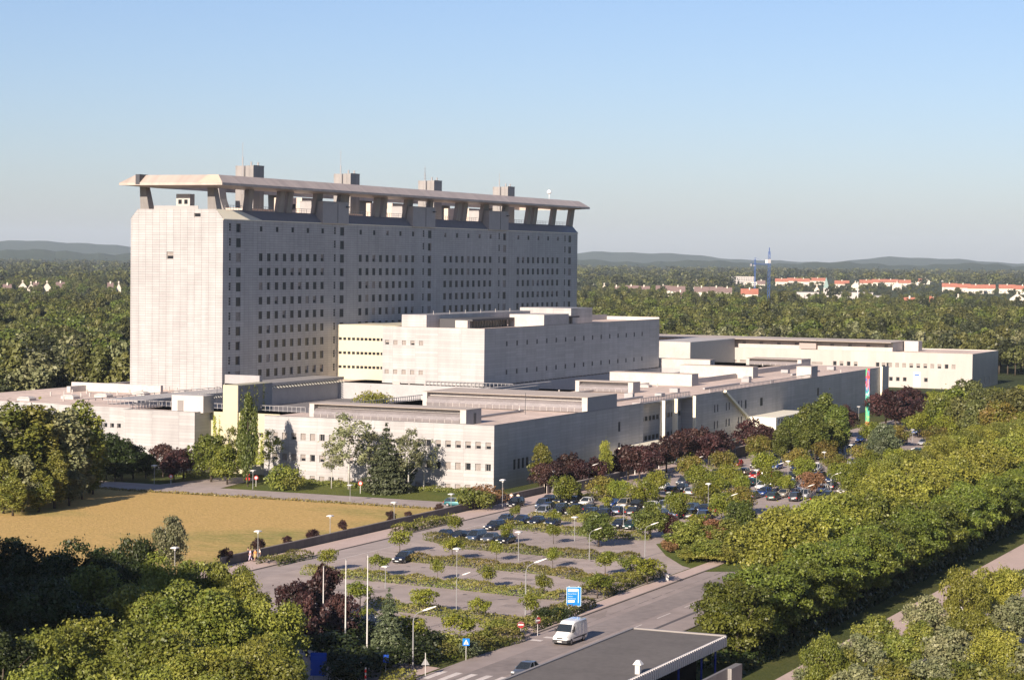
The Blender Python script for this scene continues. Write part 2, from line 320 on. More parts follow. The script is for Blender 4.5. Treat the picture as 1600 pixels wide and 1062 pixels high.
def hedge(name, pts, width, h, mat_, label, group=None, dens=38, leaf=.21, cat='hedge', z=0, parent=None):
    """a clipped strip of leaves along a line; the leaves sit on a lumpy body of the given width and height"""
    Pp = []; Nn = []; zz = []
    for (x0, y0), (x1, y1) in zip(pts[:-1], pts[1:]):
        L = math.hypot(x1-x0, y1-y0); n = int(L*dens*(width+2*h)); t = RNG.random(n); s = RNG.uniform(-1, 1, n)
        q = RNG.random(n); side = RNG.random(n) < (2*h)/(width+2*h)
        nx, ny = -(y1-y0)/L, (x1-x0)/L; bump = .8+.2*np.sin(t*L*.9)+.12*np.sin(t*L*2.3+1)
        off = np.where(side, np.sign(s)*(1-.1*q), s)*width/2*(.85+.15*bump); hz = np.where(side, q*h*bump, h*bump*(1-.25*s*s)+RNG.normal(size=n)*.07)
        Pp.append(np.stack([x0+(x1-x0)*t+nx*off, y0+(y1-y0)*t+ny*off, z+hz], 1)+RNG.normal(size=(n, 3))*.06)
        Nn.append(np.stack([nx*np.where(side, np.sign(s), s*.3), ny*np.where(side, np.sign(s), s*.3), np.where(side, .3, 1.0)], 1)+RNG.normal(size=(n, 3))*.55)
        zz.append(hz/h)
    Pp = np.concatenate(Pp); Nn = np.concatenate(Nn); zz = np.concatenate(zz)
    c = Pp[:, :2].mean(0); Pp[:, :2] -= c
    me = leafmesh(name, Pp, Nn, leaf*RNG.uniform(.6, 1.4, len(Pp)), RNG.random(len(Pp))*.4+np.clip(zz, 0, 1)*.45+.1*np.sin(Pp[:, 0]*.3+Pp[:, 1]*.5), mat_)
    o = bpy.data.objects.new(name, me); COL.objects.link(o); o.location = (float(c[0]), float(c[1]), 0)
    return setp(o, label, cat, group)

# ------------------------------------------------------------------ the setting: ground, roads, paving
def sheet(name, pts, z, m, kind='structure'):
    mb = MB(); mb.poly([(float(x), float(y), z) for x, y in pts]); o = mb.build(name, m); o['kind'] = kind; return o
def grassmat(name, c1, c2, c3, s1=.02, s2=.6, stretch=(1, 1, 1)):
    m = bpy.data.materials.new(name); n, b = _pr(m); N = n.nodes; L = n.links; b.inputs['Roughness'].default_value = 1; b.inputs['Specular IOR Level'].default_value = .1
    tc = N.new('ShaderNodeTexCoord'); mp = N.new('ShaderNodeMapping'); mp.inputs['Scale'].default_value = stretch; L.new(tc.outputs['Object'], mp.inputs[0])
    a = N.new('ShaderNodeTexNoise'); a.inputs['Scale'].default_value = s1; a.inputs['Detail'].default_value = 5
    d = N.new('ShaderNodeTexNoise'); d.inputs['Scale'].default_value = s2; d.inputs['Detail'].default_value = 8
    L.new(mp.outputs[0], a.inputs[0]); L.new(mp.outputs[0], d.inputs[0])
    ra = N.new('ShaderNodeMapRange'); ra.inputs[1].default_value = .44; ra.inputs[2].default_value = .56; L.new(a.outputs[0], ra.inputs[0])
    rd = N.new('ShaderNodeMapRange'); rd.inputs[1].default_value = .35; rd.inputs[2].default_value = .68; rd.inputs[4].default_value = .62; L.new(d.outputs[0], rd.inputs[0])
    m1 = N.new('ShaderNodeMix'); m1.data_type = 'RGBA'; m1.inputs[6].default_value = (*c1, 1); m1.inputs[7].default_value = (*c2, 1); L.new(ra.outputs[0], m1.inputs[0])
    m2 = N.new('ShaderNodeMix'); m2.data_type = 'RGBA'; m2.inputs[7].default_value = (*c3, 1); L.new(m1.outputs[2], m2.inputs[6]); L.new(rd.outputs[0], m2.inputs[0])
    e = N.new('ShaderNodeTexNoise'); e.inputs['Scale'].default_value = s2*5; e.inputs['Detail'].default_value = 4; L.new(mp.outputs[0], e.inputs[0])
    re_ = N.new('ShaderNodeMapRange'); re_.inputs[1].default_value = .3; re_.inputs[2].default_value = .7; re_.inputs[3].default_value = .72; re_.inputs[4].default_value = 1.2; L.new(e.outputs[0], re_.inputs[0])
    m3 = N.new('ShaderNodeMix'); m3.data_type = 'RGBA'; m3.blend_type = 'MULTIPLY'; m3.inputs[0].default_value = 1; L.new(m2.outputs[2], m3.inputs[6]); L.new(re_.outputs[0], m3.inputs[7])
    bp = N.new('ShaderNodeBump'); bp.inputs['Strength'].default_value = .5; bp.inputs['Distance'].default_value = .3; L.new(e.outputs[0], bp.inputs['Height']); L.new(bp.outputs[0], b.inputs['Normal'])
    L.new(m3.outputs[2], b.inputs['Base Color']); return m
GRASS = grassmat('grass_ground', (.07, .085, .025), (.10, .10, .03), (.05, .065, .02), .03, .8)
MEADOW = grassmat('dry_meadow', (.46, .315, .115), (.19, .21, .06), (.54, .36, .15), .035, .9, (1, .35, 1))
VERGE = grassmat('verge_grass', (.10, .125, .03), (.14, .15, .035), (.075, .10, .025), .1, 1.6)
FORESTFLOOR = grassmat('far_land', (.045, .058, .022), (.065, .075, .03), (.035, .045, .018), .0012, .012)
g = MB()
R0 = 24000; rad = [0, 200, 500, 1000, 2000, 4000, 8000, 16000, R0]; seg = 48
for i in range(len(rad)-1):
    for k in range(seg):
        a0, a1 = 2*math.pi*k/seg, 2*math.pi*(k+1)/seg; p = [(rad[i]*math.cos(a0), rad[i]*math.sin(a0), 0), (rad[i+1]*math.cos(a0), rad[i+1]*math.sin(a0), 0), (rad[i+1]*math.cos(a1), rad[i+1]*math.sin(a1), 0), (rad[i]*math.cos(a1), rad[i]*math.sin(a1), 0)]
        if i == 0: g.poly([p[0], p[1], p[2]])
        else: g.quad(*p)
go = g.build('ground', FORESTFLOOR); go['kind'] = 'structure'
sheet('lawn', [(150, 30), (700, 30), (700, 400), (150, 400)], .012, GRASS)
sheet('meadow', [(170, 160.5), (335, 160.5), (335, 250), (322, 275), (170, 275)], .03, MEADOW)
sheet('rear_road', [(335.4, 160.5), (346, 160.5), (346, 300), (335.4, 300)], .04, LANEM)
sheet('rear_driveway', [(346, 214), (365, 217), (365, 224), (346, 227)], .042, LANEM)
sheet('verge', [(346.2, 160.5), (365.6, 160.5), (365.6, 213), (346.2, 213)], .03, VERGE)
sheet('main_road', [(150, 86), (760, 86), (760, 100), (150, 100)], .02, ROADM)
sheet('pavement_strip', [(225, 100.3), (299, 100.3), (296, 102.6), (225, 102.6)], .1, PATHM)
sheet('carpark_lot', [(222, 103), (700, 103), (700, 153.8), (222, 153.8)], .025, ASPH)
sheet('carpark_lane', [(196, 149.2), (352, 149.2), (352, 153.8), (196, 153.8)], .032, LANEM)
sheet('side_entrance', [(283, 100), (312, 100), (306, 104), (322, 121), (316, 128), (298, 121), (290, 104)], .045, ASPH)
w_ = MB(); w_.box(196, 367, 154.0, 159.0, .0, .14); o = w_.build('sidewalk', PATHM); o['kind'] = 'structure'
w_ = MB(); w_.box(196, 367, 153.75, 153.99, .0, .15); o = w_.build('kerb', KERBM); o['kind'] = 'structure'
w_ = MB(); w_.box(225, 292, 100.0, 100.25, 0, .13); w_.box(312, 760, 100.0, 100.25, 0, .13); w_.box(150, 760, 85.7, 85.95, 0, .13); o = w_.build('road_kerb', KERBM); o['kind'] = 'structure'
sheet('median_grass', [P(x, y)[:2] for x, y in ((1025, 850), (1040, 868), (1066, 884), (1100, 893), (1150, 893), (1188, 880), (1188, 845), (1100, 835))], .06, VERGE)
sheet('walkway', [(367, 154), (480, 154), (480, 160), (367, 160)], .05, PATHM)
sheet('street_path', [(150, 62), (760, 62), (760, 67.6), (150, 67.6)], .03, PATHM)
sheet('side_street', [(150, 45), (760, 45), (760, 58), (150, 58)], .02, LANEM)
sheet('forecourt', [(188, 100.3), (205, 100.3), (208, 118), (196, 140), (188, 140)], .035, PATHM)
mk = MB()
for k in range(30): u = 236+k*9.5; mk.quad((u, 91.7, .034), (u+4.5, 91.7, .034), (u+4.5, 91.85, .034), (u, 91.85, .034))
for v in (86.8, 88.5, 90.2, 91.9, 93.6, 95.3, 97.0, 98.7): mk.quad((199, v, .034), (203.5, v, .034), (203.5, v+.75, .034), (199, v+.75, .034))
for a, b in ((268, 291), (299, 352)): mk.quad((a, 149.1, .04), (b, 149.1, .04), (b, 149.25, .04), (a, 149.25, .04))
for u in (252, 270.5, 287, 304): mk.quad((u, 103.6, .034), (u+.14, 103.6, .034), (u+.14, 108.2, .034), (u, 108.2, .034))
for u in (264, 282): mk.quad((u, 142, .034), (u+.15, 142, .034), (u+.15, 149, .034), (u, 149, .034))
for k in range(26):
    for u in (246.5, 266, 284): pass
for (a, b) in ((224.5, 99.2), (226.8, 98.6)): mk.quad((a, b-1.6, .036), (a+.9, b-1.6, .036), (a+.9, b-.3, .036), (a, b-.3, .036))
o = mk.build('road_markings', MARKM); o['kind'] = 'structure'
pm = MB()
for k in range(16):
    u = random.choice((246, 265, 283, 306, 330))+random.uniform(-3, 3); v = random.uniform(108, 146); w_, d_ = random.uniform(.8, 2.6), random.uniform(1.5, 7); pm.quad((u, v, .033), (u+w_, v, .033), (u+w_, v+d_, .033), (u, v+d_, .033))
for k in range(10): u = 215+k*26+random.uniform(-6, 6); v = random.choice((88, 90, 94, 98)); pm.quad((u, v, .031), (u+random.uniform(2, 7), v, .031), (u+random.uniform(2, 7), v+1.2, .031), (u, v+1.3, .031))
o = pm.build('asphalt_patches', mat('asphalt_patch', (.235, .195, .175), .95, .15, .5)); o['kind'] = 'structure'
om = MB()
for base_u in (241.5, 252.5, 261.5, 271.5, 279.5, 288, 296, 305, 313):
    for v in np.arange(110, 145, 2.5):
        if random.random() < .55: cu, cv, r_ = base_u+random.uniform(-.8, .8), float(v)+random.uniform(-.4, .4), random.uniform(.18, .5); om.poly([(cu+r_*math.cos(a)*random.uniform(.7, 1.2), cv+r_*math.sin(a)*random.uniform(.6, 1.2), .036) for a in [i*math.pi/4 for i in range(8)]])
o = om.build('oil_stains', mat('oil_stain', (.15, .125, .115), .7)); o['kind'] = 'structure'
bm_ = MB()
for base_u, sgn in ((241, 1), (261.3, 1), (279.8, 1), (296.5, 1)):
    for v in np.arange(109, 146, 2.5): bm_.quad((base_u, float(v), .035), (base_u+4.6, float(v), .035), (base_u+4.6, float(v)+.09, .035), (base_u, float(v)+.09, .035))
o = bm_.build('worn_bay_lines', mat('worn_paint', (.40, .345, .32), .9, .2, 1.2)); o['kind'] = 'structure'
# darker worn wheel track and tar seams on the main road
tr = MB(); tr.quad((150, 92.6, .027), (760, 92.6, .027), (760, 96.6, .027), (150, 96.6, .027)); o = tr.build('worn_lane', mat('worn_asphalt', (.225, .19, .175), .85, .2, .12)); o['kind'] = 'structure'
tr = MB(); tr.quad((205, 89.1, .027), (760, 89.1, .027), (760, 89.6, .027), (205, 89.6, .027))
for k in range(14):
    u = 236+k*4.7; tr.quad((u, 97.7+.06*math.sin(k), .028), (u+3.6, 97.7, .028), (u+3.6, 97.78, .028), (u, 97.8, .028))
o = tr.build('tar_seam', mat('tar', (.10, .085, .08), .7)); o['kind'] = 'structure'

# ------------------------------------------------------------------ the hospital
def wall(mb, axis, c, a0, a1, z0, z1, holes=(), depth=.35, side=-1):
    """a wall in plane X=c ('x') or Y=c ('y') with rectangular openings and their reveals; side -1 faces the camera"""
    A = sorted({a0, a1, *[h[0] for h in holes], *[h[1] for h in holes]}); Z = sorted({z0, z1, *[h[2] for h in holes], *[h[3] for h in holes]})
    pt = (lambda a, z, d=0: (c-side*d, a, z)) if axis == 'x' else (lambda a, z, d=0: (a, c-side*d, z))
    flip = (axis == 'x') == (side == -1)
    def q(*p): mb.quad(*(reversed(p) if flip else p))
    for j in range(len(Z)-1):
        zc = (Z[j]+Z[j+1])/2; hz = [h for h in holes if h[2] < zc < h[3]]; run = None
        for i in range(len(A)-1):
            ac = (A[i]+A[i+1])/2; inside = any(h[0] < ac < h[1] for h in hz)
            if not inside and run is None: run = A[i]
            if run is not None and (inside or i == len(A)-2):
                e = A[i] if inside else A[i+1]; q(pt(run, Z[j]), pt(e, Z[j]), pt(e, Z[j+1]), pt(run, Z[j+1])); run = None
    for h in holes:
        q(pt(h[0], h[2]), pt(h[0], h[3]), pt(h[0], h[3], depth), pt(h[0], h[2], depth)); q(pt(h[1], h[3]), pt(h[1], h[2]), pt(h[1], h[2], depth), pt(h[1], h[3], depth))
        q(pt(h[0], h[3]), pt(h[1], h[3]), pt(h[1], h[3], depth), pt(h[0], h[3], depth)); q(pt(h[1], h[2]), pt(h[0], h[2]), pt(h[0], h[2], depth), pt(h[1], h[2], depth))
WCACHE = {}
def winmesh(mb, axis, w, h, kind, off=(0, 0, 0)):
    """pane, frame bars and (kind 'blind' / 'half') a lowered blind, centred on the opening's lower corner"""
    def bx(a0, a1, z0, z1, d0, d1, mi):
        mb.mi = mi
        if axis == 'x': mb.box(off[0]+d0, off[0]+d1, off[1]+a0, off[1]+a1, off[2]+z0, off[2]+z1)
        else: mb.box(off[0]+a0, off[0]+a1, off[1]+d0, off[1]+d1, off[2]+z0, off[2]+z1)
    t = min(.09, w*.09)
    if kind == 'bare': bx(0, w, 0, h, .13, .15, 0); return
    if kind == 'shut': bx(0, w, 0, h, .13, .15, 2); return
    bx(t, w-t, t, h-t, .31, .34, 0); bx(0, w, 0, t, .26, .36, 1); bx(0, w, h-t, h, .26, .36, 1); bx(0, t, t, h-t, .26, .36, 1); bx(w-t, w, t, h-t, .26, .36, 1)
    if kind == 'blind': bx(t, w-t, t+.02, h-t, .20, .24, 2)
    if kind == 'half': bx(t, w-t, h*.45, h-t, .20, .24, 2)
    if kind == 'split': bx(w*.48, w*.53, t, h-t, .28, .33, 1)
def add_windows(parent, items, limit=100):
    """items: (axis, plane, a0, a1, z0, z1, kind). The windows nearest the camera become parts, the rest one part."""
    items = sorted(items, key=lambda t: math.dist((t[1], t[2], t[4]) if t[0] == 'x' else (t[2], t[1], t[4]), (0, 0, 42)))
    px, py = parent.location.x, parent.location.y; rest = MB()
    for i, (axis, c, a0, a1, z0, z1, kind) in enumerate(items):
        loc = (c-px, a0-py, z0) if axis == 'x' else (a0-px, c-py, z0)
        if i < limit:
            key = (axis, round(a1-a0, 2), round(z1-z0, 2), kind)
            if key not in WCACHE:
                m = MB(); winmesh(m, axis, a1-a0, z1-z0, kind); o = m.build('window', [GLASS, FRAME, BLIND], parent); WCACHE[key] = o.data
            else: o = bpy.data.objects.new('window', WCACHE[key]); COL.objects.link(o); o.parent = parent
            o.location = loc
        else: winmesh(rest, axis, a1-a0, z1-z0, kind, loc)
    if rest.v: o = rest.build('window', [GLASS, FRAME, BLIND], parent); o['kind'] = 'stuff'
def rk(*w): return random.choices(('glass', 'blind', 'half', 'split'), w)[0]
def parapet(mb, x0, x1, y0, y1, z, h=.35, t=.3):
    mb.box(x0, x0+t, y0, y1, z, z+h); mb.box(x1-t, x1, y0, y1, z, z+h); mb.box(x0+t, x1-t, y0, y0+t, z, z+h); mb.box(x0+t, x1-t, y1-t, y1, z, z+h)
def rel(o): return o.location.x, o.location.y

# --- tower
TX, TY, TE, TB = 437.0, 270.0, 646.6, 295.0
tw = empty('hospital_tower', (TX, TY, 0), 0, 'tall grey panelled hospital tower with a concrete crown on pillars', 'building')
LX, WY = TE-TX, TB-TY
holes = []; win = []
ZR = [42.75-3.4*k for k in range(10)]
for b0 in (16.0, 65.3, 114.4, 163.4):
    for k in range(9):
        for z in ZR:
            if z < 12: continue
            holes.append((b0+k*3.69, b0+k*3.69+1.6, z-1.8, z)); win.append(('y', TY, TX+b0+k*3.69, TX+b0+k*3.69+1.6, z-1.8, z, random.choice(('bare',)*9+('half', 'shut', 'split'))))
    for k in range(5): a = b0+k*7.38+.3; holes.append((a, a+1.2, 47.9, 49.1)); win.append(('y', TY, TX+a, TX+a+1.2, 47.9, 49.1, random.choice(('bare', 'bare', 'half'))))
for s in (2.6, 52.2, 101.5, 150.4, 199.1):
    for k in range(12):
        z = 49.55-3.4*k
        for q in range(3): holes.append((s, s+.85, z-.5-q*.62, z-q*.62)); win.append(('y', TY, TX+s, TX+s+.85, z-.5-q*.62, z-q*.62, 'bare'))
        if z > 13: holes.append((s+3.2, s+5.2, z-2.05, z)); win.append(('y', TY, TX+s+3.2, TX+s+5.2, z-2.05, z, random.choice(('bare', 'bare', 'shut', 'glass'))))
m = MB(); wall(m, 'y', 0, 0, LX, 0, 50.55, holes, .36)
eh = [(13.3, 15.1, 41.2, 42.9), (6.0, 7.8, 50.9, 51.75)]
wall(m, 'x', 0, 1.9, WY-1.9, 0, 52.7, eh, .36); wall(m, 'x', 0, 0, 1.9, 0, 50.55); wall(m, 'x', 0, WY-1.9, WY, 0, 50.55)
m.poly([(0, 0, 50.55), (0, 1.9, 52.7), (0, 1.9, 50.55)][::-1]); m.poly([(0, WY, 50.55), (0, WY-1.9, 50.55), (0, WY-1.9, 52.7)][::-1])
m.quad((LX, 0, 0), (LX, WY, 0), (LX, WY, 50.55), (LX, 0, 50.55)); m.quad((LX, WY, 0), (0, WY, 0), (0, WY, 50.55), (LX, WY, 50.55))
m.poly([(LX, 0, 50.55), (LX, WY, 50.55), (LX, WY-1.9, 52.7), (LX, 1.9, 52.7)])
m.build('wall', TOWER, tw)
win += [('x', TX, TY+13.3, TY+15.1, 41.2, 42.9, 'half'), ('x', TX, TY+6, TY+7.8, 50.9, 51.75, 'glass')]
add_windows(tw, win)
m = MB(); m.quad((0, -.12, 50.5), (LX, -.12, 50.5), (LX, 1.9, 52.72), (0, 1.9, 52.72)); m.quad((0, WY+.12, 50.5), (0, WY-1.9, 52.72), (LX, WY-1.9, 52.72), (LX, WY+.12, 50.5))
m.box(0, LX, -.14, -.02, 50.30, 50.49); m.build('eaves', SHEET, tw)
m = MB(); m.quad((0, 1.9, 52.71), (LX, 1.9, 52.71), (LX, WY-1.9, 52.71), (0, WY-1.9, 52.71)); m.build('roof', ROOFG, tw)
# shadow of the crown painted over most of the eaves, ending at a slant near the end face
m = MB(); m.poly([(17.2, -.16, 50.52), (LX, -.16, 50.52), (LX, 1.9, 52.76), (9.5, 1.9, 52.76)]); m.build('eaves_shadow', mat('eaves_shadow_grey', (.20, .20, .215), .5, .08, .6), tw)
# crown ring on pillars
def ring(mb, x0, x1, y0, y1, z0, lip, z1, s, inn):
    def R(ax, z): return [(x0+ax, y0+ax, z), (x1-ax, y0+ax, z), (x1-ax, y1-ax, z), (x0+ax, y1-ax, z)]
    rings = [R(inn, z0-.5), R(.5, z0), R(0, z0), R(0, z0+lip), R(s, z1), R(inn, z1), R(inn, z0-.5)]
    n = len(mb.v)
    for r in rings: mb.v += r
    for i in range(len(rings)-1):
        for j in range(4): j2 = (j+1) % 4; mb.f.append((n+i*4+j, n+i*4+j2, n+(i+1)*4+j2, n+(i+1)*4+j)); mb.m.append(mb.mi)
m = MB(); ring(m, -6, LX+1.5, -3.4, WY-.8, 58.0, .55, 60.4, 2.6, 6.2); m.build('crown_beam', HATM, tw)
m = MB(); m.box(-6.06, -2.6, 18.6, 19.7, 58.2, 60.5); m.build('crown_notch', DARKM, tw)
m = MB(); m.poly([(-6.04, -3.44, 58.55), (-6.04, 3.2, 58.55), (-3.40, 2.0, 60.44), (-3.40, -.8, 60.44)][::-1]); m.build('crown_corner_panel', mat('crown_pale_panel', (.46, .38, .30), .7, .06, .6), tw)
def pillar(x0, x1, near=True, mat_=CONC, top=58.2, pb=52.6):
    m = MB(); t = .45; x0 += (x1-x0)*.12; x1 -= (x1-x0)*.1
    if near: ya, yb, yc, yd = 1.5, 2.5, .6, 1.7
    else: ya, yb, yc, yd = WY-5.4, WY-1.9, WY-5, WY-1.6
    m.loft([[(x0, ya, pb), (x1, ya, pb), (x1, yb, pb), (x0, yb, pb)], [(x0+t*.3, yc, top), (x1-t, yc, top), (x1-t, yd, top), (x0+t*.3, yd, top)]]); m.build('pillar', mat_, tw)
for a, b in ((12, 15.4), (26.6, 30), (30.6, 34), (44, 48.6), (56, 62.4), (76, 79), (79.8, 83), (93, 98), (107, 110), (124.5, 128), (128.6, 132), (141, 146), (156, 159.5), (173, 176.5), (177, 181), (191.5, 195.4), (205.2, 209.5)):
    pillar(a, b); 
for a in (59, 108, 157, 192): pillar(a, a+2.6, False)
for y0 in (1.9, 20.2):                                       # pillars on the end face
    m = MB(); m.loft([[(.3, y0, 52.6), (2.6, y0, 52.6), (2.6, y0+2.4, 52.6), (.3, y0+2.4, 52.6)], [(-.6, y0+.5, 58.2), (1.2, y0+.5, 58.2), (1.2, y0+2.0, 58.2), (-.6, y0+2.0, 58.2)]]); m.build('pillar', CONC, tw)
m = MB(); m.loft([[(20, 12, 52.6), (23, 12, 52.6), (23, 16.4, 52.6), (20, 16.4, 52.6)], [(20, 13.2, 55.6), (23, 13.2, 55.6), (23, 16, 55.6), (20, 16, 55.6)], [(20, 13.6, 58.2), (23, 13.6, 58.2), (23, 15.8, 58.2), (20, 15.8, 58.2)]]); m.build('pillar', CONC, tw)
for x0 in (45.5, 94.6, 142.7):                               # shaft heads that break through the eaves
    m = MB(); m.box(x0, x0+13.4, -.5, 6, 50.4, 55.7); m.box(x0-.1, x0+13.5, -.6, 6.1, 55.7, 55.85); o = m.build('shaft_head', GREYM, tw)
    d = MB(); d.box(x0+7.6, x0+7.7, -.56, -.5, 50.6, 55.6); d.build('seam', DARKM, o); d = MB(); d.box(x0+11.8, x0+12.9, -1.1, -.5, 54.5, 54.8); d.build('bracket', DARKM, o)
for i, x0 in enumerate((29.5, 78.6, 127.8, 178.0)):          # chimneys rising through the ring
    m = MB(); m.box(x0, x0+5, 9.8, 14.8, 52.6, 63.9); m.box(x0-.05, x0+.15, 11.0, 11.6, 52.6, 63.95)
    m.box(x0+.0, x0+5.1, 9.7, 10.0, 63.9, 64.05); o = m.build('chimney', CONC, tw)
    for q in (1.0, 4.2): f = MB(); f.tube([(x0+q, 11, 63.9), (x0+q, 11, 64.9)], .22, 6); f.build('flue', GREYM, o)
    c = MB(); h = (69.5, 70, 68, 68)[i]; cx = x0-1; c.tube([(cx, 12.2, 57), (cx, 12.2, 66)], .14, 5); c.tube([(cx, 12.2, 66), (cx, 12.2, h)], .06, 4)
    if i == 2:
        for k in range(4): c.tube([(cx-1+.1*k, 12.2, 64.5+k*.9), (cx+1-.1*k, 12.2, 64.5+k*.9)], .04, 4)
    c.build('antenna', GREYM, tw)
m = MB(); m.tube([(196, 4, 60.3), (196, 4, 62.2)], .08, 5); 
for k in range(5): a = math.pi*(k/4-.5); 
m.loft([[(196+.75*math.cos(math.pi*q/4)*math.cos(e), 3.6+.2, 62.9+.75*math.sin(math.pi*q/4)*math.cos(e)) if False else (196+.72*math.cos(e)*math.cos(math.pi*q/4), 4+.72*math.sin(e), 62.9+.72*math.cos(e)*math.sin(math.pi*q/4)) for q in range(8)] for e in (-1.4, -.9, -.4, 0, .4, .9, 1.4)])
m.build('white_dome_aerial', mat('white_paint', (.75, .75, .75), .5), tw, True)
PH = [(66, 12, 5.2, 4.2), (115, 12, 6, 4.2), (163, 12, 6, 4), (37, 11, 9, .9), (86, 12, 8, .8)]
for x0, y0, w2, h2 in PH:                                    # plant rooms on the deck
    m = MB(); m.box(x0-16, x0-16+w2+4, y0-4, y0+4, 52.6, 52.6+h2); o = m.build('plant_room', mat('plant_room_paint', (.50, .42, .36), .7, .1, .7), tw)
    if h2 > 2: d = MB(); d.box(x0-16.06, x0-16, y0-2.2, y0-1, 53.8, 55.2); d.box(x0-15+3, x0-15+4.2, y0-4.06, y0-4, 53.6, 54.8); d.build('window', GLASS, o)
m = MB(); m.box(.6, 2.6, 9.3, 13, 52.7, 56.2); o = m.build('roof_cabin', WHITE, tw); d = MB()
for q in (9.9, 11.5): d.box(.55, .6, q, q+.9, 53.9, 54.9); d.box(.55, .6, q, q+.9, 52.75, 53.4)
d.build('window', GLASS, o)
for x0, x1 in ((4, 11.5), (16, 26), (34.5, 44), (62.8, 75.5), (83.5, 92.5), (111, 124), (132.5, 140), (160, 172.5), (181.5, 191), (196, 205)):
    m = MB(); m.box(x0, x1, 1.95, 2.0, 53.7, 53.78); m.box(x0, x1, 1.95, 2.0, 53.2, 53.25)
    for k in range(int((x1-x0)/1.2)): m.box(x0+k*1.2, x0+k*1.2+.07, 1.95, 2.02, 52.7, 53.7)
    m.build('railing', GREYM, tw)
m = MB(); m.box(.5, .6, 7, 19, 52.7, 53.5); m.build('deck_parapet', GREYM, tw)

# --- low-rise base building
BX, BY = 365.8, 168.6
lb = empty('low_hospital_wing', (BX, BY, 0), 0, 'sprawling three storey pale hospital wing with flat gravel roofs', 'building')
Z1 = 11.7
fh = []; wi = []
for r, (zt, zb) in enumerate(((8.9, 7.6), (4.95, 3.65), (1.0, .1))):
    for k in range(23):
        a = .6+k*2.02
        if r == 2 and k in (5, 11): continue
        fh.append((a, a+1.1, zb, zt)); wi.append(('x', BX, BY+a, BY+a+1.1, zb, zt, rk(1, 4, 3, .5) if r != 1 else rk(3, 3, 3, 1)))
m = MB(); wall(m, 'x', 0, 0, 48, 0, Z1+.3, fh, .36)
sh = []; SW = [(60.9, 62.1, 6.9, 8.9), (60.9, 62.1, 3.0, 4.6), (107.3, 108.6, 6.9, 9.0), (154.7, 157.0, 7.0, 9.0), (203, 205, 7.0, 9.1), (143, 144.3, 7.0, 9.1)]
for u in (120.7, 129.0, 138.0): 
    for z in (7.4, 3.6): SW += [(u, u+.8, z, z+1.75), (u+2.1, u+2.9, z, z+1.75)]
SW = [s for s in SW]
for k in range(4): SW.append((8.6+k*1.9, 9.8+k*1.9, 3.3, 5.2))
SW += [(20, 21.3, .4, 2.4), (26, 27.3, .4, 2.4)]
for a, b, z0, z1 in SW: wi.append(('y', BY, BX+a, BX+b, z0, z1, 'bare'))
wall(m, 'y', 0, 0, 75.3, 0, Z1+.3, [s for s in SW if s[1] < 75], .36)
wall(m, 'y', 0, 106, 276, 0, Z1+.3, [s for s in SW if s[0] > 106], .36)
# recessed bays
BD = 2.6; bh = []
for z in (7.6, 3.4):
    for k in range(13):
        a = 76+k*2.3; bh.append((a, a+1.75, z, z+1.0)); wi.append(('y', BY+BD, BX+a, BX+a+1.75, z, z+1.0, 'bare'))
wall(m, 'y', BD, 75.3, 106, 0, Z1, bh, .36); m.quad((75.3, 0, 0), (75.3, BD, 0), (75.3, BD, Z1+.3), (75.3, 0, Z1+.3)); m.quad((106, BD, 0), (106, 0, 0), (106, 0, Z1+.3), (106, BD, Z1+.3))
m.box(75.3, 106, 0, .5, Z1, Z1+.3)
# far end, end of the long facade, left blocks, court walls
m.quad((276, 0, 0), (276, 130, 0), (276, 130, Z1), (276, 0, Z1))
wall(m, 'x', 0, 63.5, 79.8, 0, Z1+.3); wall(m, 'y', 63.5, 0, 6, 0, Z1+.3, [(2.0, 3.0, 5.6, 7.6), (4.2, 5.1, 5.6, 7.6)], .36)
wi += [('y', BY+63.5, BX+2.0, BX+3.0, 5.6, 7.6, 'glass'), ('y', BY+63.5, BX+4.2, BX+5.1, 5.6, 7.6, 'glass')]
m.quad((0, 79.8, 0), (0, 79.8, Z1+.3), (3.2, 79.8, Z1+.3), (3.2, 79.8, 0))
lw = []
for z in (7.9, 4.2):
    for k in range(8): a = 81+k*1.6; lw.append((a, a+.9, z, z+.9)); wi.append(('x', BX+3.2, BY+a, BY+a+.9, z, z+.9, 'glass'))
wall(m, 'x', 3.2, 79.8, 101.4, 0, Z1+.3, lw, .36); wall(m, 'x', 17, 101.4, 160, 0, 11.1)
m.build('wall', PANEL, lb)
m = MB(); rh = []
for z in (7.2, 3.6):
    for k in range(6): a = 49+k*1.35; rh.append((a, a+1.0, z, z+.85)); wi.append(('x', BX+5.9, BY+a, BY+a+1.0, z, z+.85, 'split'))
wall(m, 'x', 5.9, 48, 63.5, 0, Z1+.1, rh, .36); m.quad((5.9, 48, 0), (5.9, 48, Z1), (0, 48, Z1), (0, 48, 0)); m.build('recessed_wall', CREAM, lb)
add_windows(lb, wi)
for x, y0, y1, z in ((86.4, -.7, .45, Z1+.25), (94.2, -.7, .45, Z1+.25), (106.05, -.7, -.02, Z1+.25), (266.2, -.7, -.02, 12.3)):
    m = MB(); m.box(x, x+.5, y0, y1, 0, z); m.build('white_column', mat('white_column_paint', (.75, .68, .52), .6), lb)
